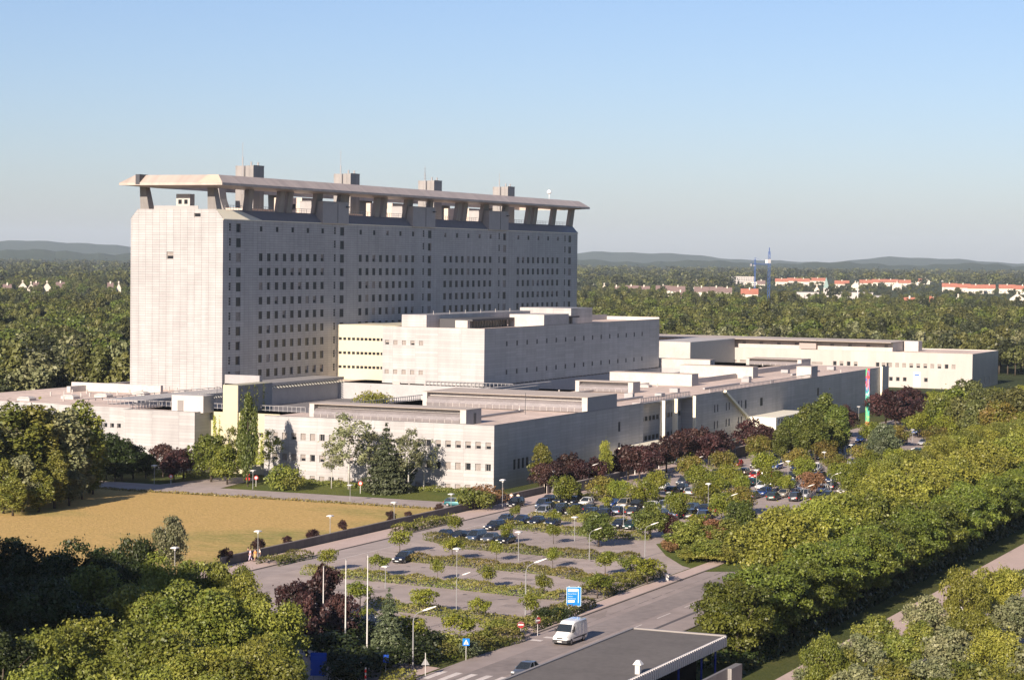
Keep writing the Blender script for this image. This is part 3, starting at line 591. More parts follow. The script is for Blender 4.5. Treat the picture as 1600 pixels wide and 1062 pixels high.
# roofs at 11.7 with sunken courts
COURTS = [(14, 112, 46.5, 93.5, 7.8), (116, 232, 31, 54.8, 6.8)]
def roof_grid(mb, x0, x1, y0, y1, z, courts):
    X = sorted({x0, x1, *[c[0] for c in courts], *[c[1] for c in courts]}); Y = sorted({y0, y1, *[c[2] for c in courts], *[c[3] for c in courts]})
    for i in range(len(X)-1):
        for j in range(len(Y)-1):
            xc, yc = (X[i]+X[i+1])/2, (Y[j]+Y[j+1])/2
            if not any(c[0] < xc < c[1] and c[2] < yc < c[3] for c in courts): mb.quad((X[i], Y[j], z), (X[i+1], Y[j], z), (X[i+1], Y[j+1], z), (X[i], Y[j+1], z))
m = MB(); roof_grid(m, 6, 276, .0, 48, Z1, COURTS); roof_grid(m, 0.0, 6, 0, 48, Z1, []); roof_grid(m, 6, 14, 48, 79.8, Z1, []); roof_grid(m, 0, 6, 63.5, 79.8, Z1, []); roof_grid(m, 3.2, 14, 79.8, 101.4, Z1-.02, [])
roof_grid(m, 14, 276, 48, 101.4, Z1, COURTS)
roof_grid(m, 17, 276, 101.4, 140, 11.1, []); m.build('roof', ROOFG, lb)
m = MB()
for x0, x1, y0, y1, zc in COURTS:
    m.quad((x0, y0, zc), (x1, y0, zc), (x1, y1, zc), (x0, y1, zc))
m.build('lower_roof', ROOFD, lb)
m = MB()
for x0, x1, y0, y1, zc in COURTS:
    m.quad((x0, y1, zc), (x0, y0, zc), (x0, y0, Z1), (x0, y1, Z1)); m.quad((x1, y0, zc), (x1, y1, zc), (x1, y1, Z1), (x1, y0, Z1)); m.quad((x1, y0, zc), (x0, y0, zc), (x0, y0, Z1), (x1, y0, Z1)); m.quad((x0, y1, zc), (x1, y1, zc), (x1, y1, Z1), (x0, y1, Z1))
m.build('court_wall', mat('court_wall_render', (.34, .33, .33), .7, .08, .3), lb)
m = MB(); m.box(-.04, .3, -.04, 48.0, Z1+.3, Z1+.36); m.box(.3, 75.2, -.04, .3, Z1+.3, Z1+.36); m.box(106.6, 276, -.04, .3, Z1+.3, Z1+.36); m.box(-.04, .3, 63.5, 79.8, Z1+.3, Z1+.36); m.build('coping', COPING, lb)
m = MB()                                                                    # inner faces of the roof edge
m.box(.02, .3, .3, 48, Z1+.01, Z1+.3, 'XyY'); m.box(.3, 75.2, .02, .3, Z1+.01, Z1+.3, 'Y'); m.box(106.6, 276, .02, .3, Z1+.01, Z1+.3, 'Y'); m.build('parapet', WHITE, lb)
def rail(pts, z=Z1, name='railing', post=1.0):
    m = MB()
    for (x0, y0), (x1, y1) in zip(pts[:-1], pts[1:]):
        L = math.hypot(x1-x0, y1-y0); n = max(1, int(L/post)); m.tube([(x0, y0, z+1.05), (x1, y1, z+1.05)], .07, 4); m.tube([(x0, y0, z+.2), (x1, y1, z+.2)], .05, 4)
        for k in range(n+1): t = k/n; m.box(x0+(x1-x0)*t-.05, x0+(x1-x0)*t+.05, y0+(y1-y0)*t-.05, y0+(y1-y0)*t+.05, z+.0, z+1.05)
    return m.build(name, GREYM, lb)
rail([(13.8, 80.6), (13.8, 80.7), (3.5, 80.7)]); rail([(3.6, 80.9), (60, 80.9)]) if False else None
rail([(3.4, 79.2), (14, 79.2)]); rail([(13.9, 93), (13.9, 47)]); rail([(14, 46.2), (112, 46.2)]); rail([(112.3, 47), (112.3, 70)]); rail([(75, .7), (106, .7)], Z1+.2); rail([(120, .9), (168, .9)], Z1); rail([(166, 1.0), (200, 1.0)])
rail([(17.3, 101.8), (71, 101.8)], 11.1, 'railing', 2.4)
def lantern(x0, x1, y0, y1, zt, name='roof_lantern', door=False, white=True, glaze=True):
    m = MB(); m.mi = 0
    y1b = y1
    if glaze:
        m.box(x0, x1, y0, y0+1.2, Z1, zt); m.box(x0, x1, y1-1.0, y1, Z1, zt); m.box(x0+1.5, x1, y0+1.2, y1-1.0, Z1, zt)
    else: m.box(x0, x1, y0, y1, Z1, zt)
    o = m.build(name, WHITE if white else PANEL, lb)
    if glaze:
        g_ = MB(); h = zt-Z1
        pts = [(x0-.1, Z1+.12), (x0-.2, Z1+h*.3), (x0+.05, Z1+h*.52), (x0+.6, Z1+h*.68), (x0+1.5, Z1+h*.74)]
        for (a, b), (c, d) in zip(pts[:-1], pts[1:]): g_.quad((a, y1-1.0, b), (a, y0+1.2, b), (c, y0+1.2, d), (c, y1-1.0, d))
        n = int((y1-y0-2)/1.5)
        g_.mi = 1
        for k in range(1, n): y = y0+1.2+k*(y1-y0-2.2)/n; g_.box(x0-.24, x0-.1, y-.04, y+.04, Z1+.12, Z1+h*.34)
        for k in range(max(1, n//4)): y = y0+3+k*6; g_.box(x0-.08, x0+.0, y, y+.9, Z1+h*.32, Z1+h*.42)
        g_.build('glazing', [GLASS2, WHITE], o)
    c = MB(); c.box(x0-.05, x1+.05, y0-.05, y1+.05, zt+.0, zt+.1, 'xXyYZ'); c.build('coping', WALLT, o)
    d = MB(); d.box(x0+.02, x1-.02, y0-.03, y0-.005, Z1+.1, zt-.02); d.build('shade_side', mat('lantern_shade_grey', (.30, .29, .29), .6, .08, .5), o)  # grey sheet paints the lantern's shaded side
    if door: d = MB(); d.box(x0+3.2, x0+4.2, y0-.1, y0-.035, Z1, zt-.7); d.build('door', DARKM, o)
    return o
lantern(1.7, 8.3, 6.5, 39.2, 14.4, door=True)
lantern(44.1, 60, .02, 36.6, 14.7)
for x0, x1, y0, y1, zt, gz in ((147.1, 151.8, 15, 36.5, 14.5, False), (190.8, 195.1, 13.8, 34, 14.6, False), (263.7, 273.1, 22.9, 39.8, 13.6, True), (200.3, 206.2, .9, 4.9, 14.7, False), (111.2, 115.8, 16.4, 30.7, 14.1, True), (232, 236, 40, 62, 14.2, False)):
    lantern(x0, x1, y0, y1, zt, 'roof_fin' if not gz else 'roof_lantern', glaze=gz)
m = MB(); m.box(2.1, 6.0, 62.9, 70.1, Z1, 15.0); o = m.build('roof_stair_house', mat('stair_house_sheet', (.45, .42, .40), .6, .05, .5), lb); d = MB(); d.box(2.02, 2.1, 67.4, 68.7, Z1, 14.0); d.build('door', mat('door_grey', (.22, .20, .19), .6), o)
m = MB(); m.box(5.4, 18.5, 57.2, 60.5, .0, 17.1); o = m.build('stair_tower', CREAM, lb); d = MB(); d.box(5.45, 18.4, 57.13, 57.19, 12, 17.0); d.build('shade_side', mat('stair_tower_shade', (.30, .28, .26), .8, .1, .3), o)  # darker sheet puts shade on the tower's side by colour
m = MB(); m.box(72, 73.3, 92.0, 101.2, Z1, 15.0); m.box(72, 113, 94.2, 101.3, 7.8, 12.4); m.box(72, 113.4, 92.8, 101.3, 12.4, 13.0); o = m.build('link_gallery', GREYM, lb)
s = MB()
for k in range(30): s.quad((72.6+k*1.36, 92.2, 11.8), (73.3+k*1.36, 92.2, 11.8), (73.9+k*1.36, 93.9, 12.75), (73.2+k*1.36, 93.9, 12.75))
s.build('louvre', SHEET, o)
m = MB(); m.box(25, 70, 94.5, 101.3, 7.8, 11.5); m.box(24, 71, 92.6, 101.3, 11.5, 11.9); o = m.build('link_gallery', GREYM, lb); s = MB()
for k in range(22): s.quad((48+k*1.0, 92.2, 10.9), (48.5+k*1.0, 92.2, 10.9), (49+k*1.0, 93.6, 12.0), (48.5+k*1.0, 93.6, 12.0))
s.build('louvre', SHEET, o)
# roof clutter: skylights, vents, low upstands, pink paving bands
for i, (x0, y0, w2, d2, h2) in enumerate(((58, 103, 2.4, 3.2, .9), (48, 107, 2.4, 3.2, .9), (38, 110, 2.4, 3.2, .9), (30, 113, 2.4, 3.2, .9), (20, 117, 2.4, 3.2, .9), (66, 122, 3, 4, 1.0), (74, 119, 3, 4, 1.0), (60, 126, 3, 4, 1), (95, 132, 3, 4, 1), (112.5, 77, 2, 2, .7), (125, 62, 1.5, 3, .8), (92, 26, 3, 2, .6), (70, 44, 2, 1.6, .9), (136, 22, 2.5, 3, .7))):
    z = 11.1 if y0 > 101 else Z1
    m = MB(); m.box(x0, x0+w2, y0, y0+d2, z, z+h2*.6); m.loft([[(x0-.1, y0-.1, z+h2*.6), (x0+w2+.1, y0-.1, z+h2*.6), (x0+w2+.1, y0+d2+.1, z+h2*.6), (x0-.1, y0+d2+.1, z+h2*.6)], [(x0+.4, y0+.6, z+h2), (x0+w2-.4, y0+.6, z+h2), (x0+w2-.4, y0+d2-.6, z+h2), (x0+.4, y0+d2-.6, z+h2)]]); m.build('skylight', WHITE, lb)
m = MB()
for k in range(26):
    x, y = random.uniform(10, 270), random.uniform(3, 44)
    if any(c[0]-1 < x < c[1]+1 and c[2]-1 < y < c[3]+1 for c in COURTS) or 44 < x < 60: continue
    m = MB(); m.tube([(x, y, Z1), (x, y, Z1+.8)], .16, 6); m.build('vent_pipe', WHITE, lb)
for k in range(18):
    x, y = random.uniform(19, 70), random.uniform(103, 125); m = MB(); m.tube([(x, y, 11.1), (x, y, 12.0)], .16, 6); m.build('vent_pipe', WHITE, lb)

for x0, x1, y0, y1, h_ in ((12, 40, 12, 12.5, .45), (20, 20.6, 12.5, 40, .45), (64, 96, 8, 8.5, .5), (66, 67.6, 14, 16, 1.1), (76, 78, 20, 21.5, .9), (92, 93.2, 9, 11, 1.2), (102, 104.4, 6, 7.6, .8), (118, 119.5, 8, 10, 1.1), (134, 160, 7, 7.5, .5), (170, 172, 8, 10, 1.2), (182, 184.5, 12, 13.6, .9), (210, 236, 9, 9.5, .5), (222, 224, 14, 16, 1.0), (246, 248.4, 8, 10, 1.1), (30, 32, 24, 26, 1.0), (12, 13.4, 22, 24, 1.0)):
    m = MB(); m.box(x0, x1, y0, y1, Z1+.12, Z1+h_); m.build('roof_duct' if x1-x0 > 5 or y1-y0 > 5 else 'vent_box', GREYM, lb)
m = MB(); m.box(56, 57, 108, 132, 11.1, 13.0); m.box(50, 275, 128, 129, 11.1, 12.4); m.build('roof_upstand', WHITE, lb)
for x, y in ((34, 9), (19, 70.3), (27, 74), (12, 33)):
    m = MB(); m.tube([(x, y, Z1), (x, y, Z1+4.2)], .05, 5); m.build('roof_mast', DARKM, lb)
m = MB(); m.box(62, 131, 45.2, 45.9, Z1, Z1+.9); m.box(88, 112, 40.2, 41.0, Z1, Z1+1.0); m.box(62, 147, 26, 26.6, Z1, Z1+.5); m.box(152, 190, 18, 18.4, Z1, Z1+1.2); m.box(196, 263, 20, 20.4, Z1, Z1+1.3); m.box(151, 232, 36.5, 37, Z1, Z1+.7); m.build('roof_upstand', WHITE, lb)
# diagonal white rail and the low white entrance pavilion
m = MB(); m.loft([[(127.0, -.7, 11.7), (127.0, -.05, 11.7), (127.3, -.05, 12.2), (127.3, -.7, 12.2)], [(144.4, -.7, 4.5), (144.4, -.05, 4.5), (144.7, -.05, 5.0), (144.7, -.7, 5.0)]]); m.build('slanting_beam', SHEET, lb)
en = empty('entrance_pavilion', (511, 161.5, 0), 0, 'low white entrance pavilion with a band of square windows', 'building')
m = MB(); eh = [(2+k*2.3, 3.6+k*2.3, 3.4, 4.6) for k in range(11)]; wall(m, 'y', 0, 0, 28, 0, 5.0, eh, .36); wall(m, 'x', 0, 0, 7, 0, 5.0); m.quad((0, 0, 5.0), (28, 0, 5.0), (28, 7, 5.0), (0, 7, 5.0)); m.quad((28, 0, 0), (28, 7, 0), (28, 7, 5.0), (28, 0, 5.0)); m.build('wall', SHEET, en)
add_windows(en, [('y', 161.5, 511+h[0], 511+h[1], 3.4, 4.6, 'glass') for h in eh])
# --- middle block (floats above the roof on stubby columns)
MX, MY = 478.6, 223.4
mbk = empty('raised_ward_block', (MX, MY, 0), 0, 'pale box shaped ward block standing on short columns above the roofs', 'building')
LM, WM = 117.6, 27.2
wi = []; hs = [(12.4+k*6.08, 13.3+k*6.08, z, z+1.15) for k in range(16) for z in (21.1, 14.2)]
m = MB(); wall(m, 'y', 0, 0, LM, 11.95, 25.4, hs, .3); wi += [('y', MY, MX+h[0], MX+h[1], h[2], h[3], 'bare') for h in hs]
he = [(16.2+k*2.3, 17.3+k*2.3, z, z+1.1) for k in range(5) for z in (21.15, 14.1)]
wall(m, 'x', 0, 0, WM, 11.95, 25.4, he, .36); wi += [('x', MX, MY+h[0], MY+h[1], h[2], h[3], rk(1, 4, 1, 0)) for h in he]
m.quad((LM, 0, 11.95), (LM, WM, 11.95), (LM, WM, 25.4), (LM, 0, 25.4)); m.quad((LM, WM, 11.95), (0, WM, 11.95), (0, WM, 25.4), (LM, WM, 25.4)); m.quad((0, 0, 11.95), (0, WM, 11.95), (LM, WM, 11.95), (LM, 0, 11.95))
m.build('wall', PANEL, mbk); add_windows(mbk, wi)
m = MB(); m.quad((0, 0, 25.1), (LM, 0, 25.1), (LM, WM, 25.1), (0, WM, 25.1)); m.build('roof', ROOFG, mbk)
m = MB(); m.box(0, .25, 0, WM, 25.4, 25.55); m.box(LM-.25, LM, 0, WM, 25.0, 26.1); m.box(.25, LM-.25, 0, .25, 25.4, 25.55); m.box(84, LM-.25, 16, 16.3, 25.1, 26.6); m.build('parapet', WHITE, mbk)
m = MB(); m.box(-.05, .2, -.05, WM, 25.55, 25.6); m.box(.2, LM, -.05, .2, 25.55, 25.6); m.build('coping', COPING, mbk)
m = MB(); m.box(2, LM-2, 1.2, WM-1, 6.8, 11.9); m.build('undercroft_shade', DARKM, mbk)  # dark box stands in for the shade beneath the block
m = MB()
for k in range(44): x = 6+k*2.5; m.box(x, x+.45, .1, .5, 6.8 if x > 17 else Z1, 11.93)
for k in range(6): y = 3+k*4.2; m.box(.2, .6, y, y+.4, Z1, 11.93)
m.build('column', mat('column_pale', (.42, .38, .36), .6), mbk)
m = MB(); m.box(4.1, 66, 17.4, 24.1, 25.1, 28.4); m.box(69.5, 84.5, 7.1, 22, 25.1, 29.2); o = m.build('penthouse', PANEL, mbk)
m = MB(); m.box(35.9, 51.9, .3, 9.8, 25.1, 28.2); m.build('penthouse', WHITE, mbk)
m = MB(); m.box(11, 36, 8.4, 17.3, 26.9, 27.4); m.box(11, 11.3, 9.4, 17.3, 25.1, 26.9); m.box(52, 68, 4, 16, 26.9, 27.3); o = m.build('clerestory_roof', mat('black_felt', (.06, .06, .065), .8), mbk)
m = MB(); m.box(11.3, 35.8, 10.4, 10.5, 25.1, 26.9); m.box(52, 68, 6, 6.1, 25.1, 26.9); m.build('clerestory_glass', GLASS, o); m = MB(); m.box(11.3, 36, 9.9, 10.2, 26.78, 26.9); m.box(52, 68, 5.7, 5.9, 26.78, 26.9)
for k in range(16): x = 12+k*1.6; m.box(x, x+.14, 9.9, 10.2, 25.1, 26.9)
for k in range(10): x = 52.5+k*1.6; m.box(x, x+.14, 5.7, 5.9, 25.1, 26.9)
m.build('mullion', FRAME, o)
for k in range(7): x = 8+k*9; m = MB(); m.box(x, x+.1, 17.45, 17.55, 28.4, 29.3); m.build('roof_rod', WHITE, mbk)
m = MB(); m.box(9.5, 11, 9, 12.3, 25.1, 27.1); m.build('vent_housing', WHITE, mbk)
# --- cream wing
CX, CY = 491.3, 250.6
cw = empty('cream_office_wing', (CX, CY, 0), 0, 'cream yellow wing with four rows of small dark windows beside the tower', 'building')
hs = [(a, a+.85, z-.68, z) for z in (22.1, 18.6, 15.1, 11.6) for a in [18.1-k*1.25 for k in range(4)]+[13.1-k*1.13 for k in range(11)]]
m = MB(); wall(m, 'x', 0, 0, 19.4, 9.0, 25.3, hs, .3); m.quad((0, 0, 25.3), (30, 0, 25.3), (30, 19.4, 25.3), (0, 19.4, 25.3)); m.quad((0, 0, 9), (0, 0, 25.3), (30, 0, 25.3), (30, 0, 9)); m.quad((0, 19.4, 9), (30, 19.4, 9), (30, 19.4, 25.3), (0, 19.4, 25.3)); m.quad((0, 0, 9.0), (0, 19.4, 9), (30, 19.4, 9), (30, 0, 9)); m.quad((30, 0, 9), (30, 19.4, 9), (30, 19.4, 25.3), (30, 0, 25.3))
m.box(0, .8, 19.0, 19.38, 7.8, 8.95); m.box(0, .8, 11.0, 11.8, 7.8, 8.95); m.build('wall', mat('cream_render', (.50, .455, .34), .7, .03, .3), cw)
add_windows(cw, [('x', CX, CY+h[0], CY+h[1], h[2], h[3], 'bare') for h in hs])
# --- far right wing
RX, RY = 746.8, 167.6
rw = empty('far_hospital_wing', (RX, RY, 0), 0, 'long white flat roofed wing in front of the wood at right', 'building')
wi = []; hs = []
for a, k in ((47.0, 'glass'), (44.6, 'half'), (42.1, 'glass'), (39.6, 'half'), (31.9, 'glass'), (29.8, 'half'), (28.2, 'glass')): hs.append((a, a+1.3, 6.8, 8.3)); wi.append(('x', RX, RY+a, RY+a+1.3, 6.8, 8.3, k))
for k in range(10): a = 5.7+k*2.42; hs.append((a, a+1.3, 6.8, 8.3)); wi.append(('x', RX, RY+a, RY+a+1.3, 6.8, 8.3, rk(1, 5, 2, 0)))
for a in (27.2, 24.8, 22.4, 15.1): hs.append((a, a+1.3, 2.1, 3.5)); wi.append(('x', RX, RY+a, RY+a+1.3, 2.1, 3.5, 'glass'))
for k in range(8): a = 52+k*5.2; hs.append((a, a+3.9, 6.9, 7.8)); wi.append(('x', RX, RY+a, RY+a+3.9, 6.9, 7.8, 'blind'))
m = MB(); wall(m, 'x', 0, 0, 125, 0, 12.0, hs, .36); wall(m, 'y', 0, 0, 40.5, 0, 12, [(19, 20.2, .8, 3.6), (26, 27, .8, 3.6)], .36); m.quad((40.5, 0, 0), (40.5, 125, 0), (40.5, 125, 12), (40.5, 0, 12))
m.build('wall', cladding('far_wing_panel', (.42, .385, .35), 3, 6, joint=.9, jw=.03, stain=.15), rw); add_windows(rw, wi)
m = MB(); m.quad((0, 0, 11.7), (40.5, 0, 11.7), (40.5, 125, 11.7), (0, 125, 11.7)); m.build('roof', ROOFG, rw)
m = MB(); us = [(30+k*6.4, 31.3+k*6.4, 13.3, 14.2) for k in range(14)]; wall(m, 'x', 4, 28.5, 122, 11.7, 15, us, .3); m.box(4, 26, 28.45, 28.5, 11.7, 15, 'y'); m.quad((4, 28.5, 15), (26, 28.5, 15), (26, 122, 15), (4, 122, 15)); m.build('upper_storey', WHITE, rw)
m = MB()
for h in us: m.box(4.2, 4.3, h[0], h[1], h[2], h[3])
m.build('upper_window', mat('dull_window', (.20, .19, .19), .4), rw)
m = MB(); m.box(18, 23.4, 23, 28.2, 11.7, 15.2); m.build('penthouse', WHITE, rw)
m = MB(); m.box(2, 4, 55, 61, 12.2, 15.3); m.build('roof_hood', mat('copper_hood', (.33, .27, .25), .6), rw)
m = MB(); m.box(.0, 26, 28, 122, 15.01, 15.2, 'xyYZ'); m.box(-.03, .2, 0, 125, 12, 12.1); m.build('coping', WALLT, rw)
m = MB(); m.box(-46, 0, 84, 100, 0, 15.2); o = m.build('link_block', WHITE, rw); d = MB(); d.box(-45.9, -.1, 83.93, 83.98, 0, 15.1); d.build('shade_side', GREYM, o)  # grey sheet paints shade on the white block's side
m = MB(); m.box(-.1, -.02, 17.5, 20, .5, 5.4); m.mi = 1; m.box(-.14, -.11, 18, 19.7, 4.2, 4.7); m.build('entrance_sign', [mat('sign_white', (.7, .7, .7), .5), mat('sign_blue', (.03, .12, .45), .5)], rw)
# --- small white garden pavilion by the facade
pv = empty('garden_pavilion', (426.5, 163.5, 0), 0, 'small white pavilion half hidden by plum trees below the long facade', 'building')
m = MB(); wall(m, 'x', 0, 0, 5, 0, 3.4, [(.6, 1.6, 1.6, 2.6), (2.1, 3.1, 1.6, 2.6)], .2); m.box(0, 26, -.1, 5.1, 3.4, 3.7); m.box(.3, 9, 4.8, 5, 0, 3.4); m.quad((0, 0, 0), (6, 0, 0), (6, 0, 3.4), (0, 0, 3.4)); m.build('wall', SHEET, pv)
m = MB(); m.box(.15, .2, .5, 3.3, 1.5, 2.7); m.build('window', GLASS, pv); m = MB()
for x in (12, 18, 25.7): m.box(x, x+.2, 0, .2, 0, 3.4); m.box(x, x+.2, 4.8, 5, 0, 3.4)
m.build('post', FRAME, pv)
# --- high unseen slab added outside the picture at left to shade the nearest trees
ap = empty('added_shade_slab', (38, 116, 0), 0, 'added grey slab outside the picture at left, shading the nearest trees', 'building')
m = MB(); m.box(0, 26, 0, 58, 0, 64); m.build('wall', GREYM, ap); m = MB()
for z in range(3, 62, 3):
    for y in range(2, 56, 4): m.box(26, 26.05, y, y+2, z, z+1.5)
m.build('window', GLASS, ap)

# ------------------------------------------------------------------ walls, kerbs and street furniture
gw = empty('garden_wall', (268, 159.2, 0), 0, 'long dark concrete garden wall between the dry meadow and the pink sidewalk', 'wall')
m = MB(); m.box(-10, 99, 0, .35, 0, 1.25); m.build('wall', WALLC, gw); m = MB(); m.box(-10, 99, -.04, .39, 1.25, 1.36); m.build('coping', KERBM, gw)
rwall = empty('ramp_wall', (367.2, 156.4, 0), 0, 'stepped retaining wall with pale coping beside the ramp and parked cars', 'wall')
m = MB(); m.box(0, 58, 2.4, 2.75, 0, 2.0); m.box(2.0, 26, -1.4, -1.05, 0, 1.9); m.box(1.9, 2.3, -1.05, 2.4, 0, 1.9); m.build('wall', WALLC, rwall)
m = MB(); m.box(-.1, 58, 2.35, 2.8, 2.0, 2.12); m.box(1.85, 26, -1.45, -1.0, 1.9, 2.02); m.box(0, .7, 2.3, 2.9, 0, 2.5); m.build('coping', WALLT, rwall)
m = MB(); m.tube([(0, 2.6, 3.0), (58, 2.6, 3.0)], .04, 5)
for k in range(20): m.tube([(k*3, 2.6, 2.1), (k*3, 2.6, 3.0)], .035, 4)
m.build('handrail', GREYM, rwall)
ew = empty('entrance_ramp_wall', (455, 152.5, 0), 0, 'low retaining wall with pale coping by the hospital entrance ramp', 'wall')
m = MB(); m.box(0, 44, 4.5, 4.8, 0, 2.4); m.box(0, 18, 0, .3, 0, 2.2); m.box(0, .3, .3, 4.5, 0, 2.0); m.build('wall', WALLC, ew); m = MB(); m.box(0, 44, 4.45, 4.85, 2.4, 2.55); m.box(0, 18, -.05, .35, 2.2, 2.35); m.build('coping', WALLT, ew)

WHITEM = mat('white_enamel', (.60, .58, .55), .4); POLE = mat('galvanised_steel', (.24, .24, .24), .45, .05, 2); LENS = mat('lamp_lens', (.6, .6, .58), .3)
def post_lamp_proto(h):
    t = empty('path_lamp', (0, 0, 0)); m = MB(); m.tube([(0, 0, 0), (0, 0, h*.25)], .07, 7); m.tube([(0, 0, h*.25), (0, 0, h-.12)], .048, 7); m.build('post', POLE, t)
    m = MB(); m.loft([[(-.42, -.42, h-.1), (.42, -.42, h-.1), (.42, .42, h-.1), (-.42, .42, h-.1)], [(-.42, -.42, h), (.42, -.42, h), (.42, .42, h), (-.42, .42, h)], [(-.2, -.2, h+.1), (.2, -.2, h+.1), (.2, .2, h+.1), (-.2, .2, h+.1)]]); m.build('lamp_head', WHITEM, t)
    m = MB(); m.tube([(0, 0, h-.32), (0, 0, h-.1)], .14, 8); m.build('lens', LENS, t); return t
def arm_lamp_proto(h, rz):
    t = empty('street_lamp', (0, 0, 0), rz); m = MB()
    pts = [(0, 0, 0), (0, 0, 1.2), (0, 0, h*.78)]+[(1.3*(1-math.cos(a)), 0, h*.78+1.3*math.sin(a)) for a in (.3, .6, .9, 1.15)]; e = pts[-1]; pts.append((e[0]+.6, 0, e[2]+.25))
    m.tube(pts, [.12, .1, .075, .065, .06, .055, .05, .05], 8); m.build('pole', POLE, t)
    m = MB(); x, z = pts[-1][0], pts[-1][2]
    m.loft([[(x-.1, -.1, z-.06), (x-.1, .1, z-.06), (x-.1, .1, z+.08), (x-.1, -.1, z+.08)], [(x+.5, -.16, z+.1), (x+.5, .16, z+.1), (x+.5, .12, z+.34), (x+.5, -.12, z+.34)], [(x+1.7, -.12, z+.62), (x+1.7, .12, z+.62), (x+1.7, .09, z+.72), (x+1.7, -.09, z+.72)]]); m.build('lamp_head', WHITEM, t)
    m = MB(); m.quad((x+.1, -.12, z-.03), (x+1.5, -.1, z+.5), (x+1.5, .1, z+.5), (x+.1, .12, z-.03)); m.build('lens', LENS, t); return t
PL = [(241, 759, 727), (395, 764, 734.6), (402.8, 879, 829), (515.6, 847, 805), (547, 783.6, 757), (615.6, 824, 784), (704.6, 803, 771), (785, 795, 749), (864, 771, 735), (998, 742, 705), (1112, 712, 681), (1163, 702, 673),
      (602, 919, 884), (713.6, 907, 856), (810, 876, 830), (897.7, 845, 807), (974, 826, 788), (1045, 800, 769), (1106.5, 793, 755), (1181.7, 772, 734), (1231, 755, 720), (1277, 745, 730), (1287.7, 734, 706), (1329.5, 723, 694.6), (1368, 710, 686),
      (1341.7, 655, 635), (1404.7, 646, 622), (1426, 690, 671), (1459.7, 680, 662), (1491, 672, 655), (1498.5, 676.6, 653.6), (1528, 663, 645), (1555.7, 655, 639), (1582, 645, 632), (273, 905, 855)]
base = post_lamp_proto(3.8); lamps = []
for i, (x, y, yt) in enumerate(PL):
    p = P(x, y); D = math.hypot(p[0], p[1]); h = (y-yt)*D/F*1.0
    o = base if i == 0 else copy_tree(base); o.location = (float(p[0]), float(p[1]), 0); s = max(.75, min(1.5, h/3.8)); o.scale = (1, 1, s) ; lamps.append(o)
label_row(lamps, 'slim path lamp post with flat white square head', 'lamp post', 'flat headed lamps along paths and car park rows')
AL = [(645, 1046, 936.7, .0), (713, 953, 896, 0), (821, 960, 864, 0), (920.7, 875, 836, 0), (1007.6, 871, 810.6, 0), (919, 763, 731, 0), (1083.6, 750, 731, 0), (1212.8, 704, 669, 0), (1210, 760.5, 732, 0), (1255, 800, 753, 0), (1298, 778, 739, 0), (1367, 755, 717, 0), (1415, 735, 705, 0), (1457, 722, 695, 0), (1499, 710, 681, 0), (1135, 815, 782, 0)]
base = arm_lamp_proto(7.4, -math.pi/2); al = []
for i, (x, y, yt, _) in enumerate(AL):
    p = P(x, y); D = math.hypot(p[0], p[1]); h = (y-yt)*D/F
    o = base if i == 0 else copy_tree(base); o.location = (float(p[0]), float(p[1]), 0); s = max(.6, min(1.2, h/8.3)); o.scale = (s, s, s); al.append(o)
label_row(al, 'tall grey street lamp with curved arm and long white head', 'street lamp', 'curved arm lamps over car park and road')
fl = []
for x, y, yt in ((504.4, 1020, 885), (539.3, 1022, 873.6), (573.3, 1024, 866)):
    p = P(x, y); D = math.hypot(p[0], p[1]); h = (y-yt)*D/F
    t = empty('flagpole', p); m = MB(); m.tube([(0, 0, 0), (0, 0, h*.5), (0, 0, h)], [.085, .065, .04], 8); m.build('pole', WHITEM, t); m = MB(); m.tube([(0, 0, h), (0, 0, h+.15)], .07, 8); m.build('finial', POLE, t); fl.append(t)
label_row(fl, 'tall bare white flagpole among the dark shrubs', 'flagpole', 'three white flagpoles by the car park corner')

def text(s, size, loc, rot, m, parent, name='lettering'):
    cu = bpy.data.curves.new(name, 'FONT'); cu.body = s; cu.size = size; cu.extrude = .004; cu.materials.append(m)
    tmp = bpy.data.objects.new(name, cu); COL.objects.link(tmp); bpy.context.view_layer.update()
    me = bpy.data.meshes.new_from_object(tmp.evaluated_get(bpy.context.evaluated_depsgraph_get())); bpy.data.objects.remove(tmp)
    o = bpy.data.objects.new(name, me); COL.objects.link(o); o.parent = parent; o.location = loc; o.rotation_euler = rot; return o
SIGNB = mat('sign_bright_blue', (.005, .17, .60), .4); SIGND = mat('sign_deep_blue', (.01, .07, .42), .45); REDP = mat('sign_red', (.55, .02, .02), .4); SIGNC = mat('sign_pale_text', (.55, .70, .72), .5); SIGNY = mat('sign_yellow_panel', (.62, .66, .40), .5)
def faceang(p): return math.atan2(p[1], p[0])-math.pi/2      # a board whose front (local -Y) looks back towards the camera
p0, p1 = P(886.5, 957), P(906, 962); c = (p0+p1)/2
sg = empty('direction_sign', c, faceang(c)+.05, 'large blue direction sign with white lettering and bent arrow beside the road', 'sign')
m = MB(); m.box(-.82, .82, 0, .06, 1.05, 3.25); m.build('board', SIGNB, sg)
m = MB(); m.box(-.86, .86, .01, .05, 1.01, 1.06); m.box(-.86, .86, .01, .05, 3.24, 3.29); m.box(-.87, -.82, .01, .05, 1.01, 3.29); m.box(.82, .87, .01, .05, 1.01, 3.29); m.build('rim', SIGNC, sg)
m = MB(); m.box(-.62, -.5, .08, .2, 0, 3.35); m.box(.5, .62, .08, .2, 0, 3.35); m.build('post', WHITEM, sg)
m = MB(); m.box(-.7, .42, -.012, 0, 2.72, 3.08); m.box(.42, .55, -.014, -.002, 2.92, 3.05); m.box(.5, .58, -.016, -.004, 1.4, 2.98); m.build('arrow', SIGNC, sg); text('Klinikum', .2, (-.66, -.016, 2.83), (math.pi/2, 0, 0), SIGND, sg)
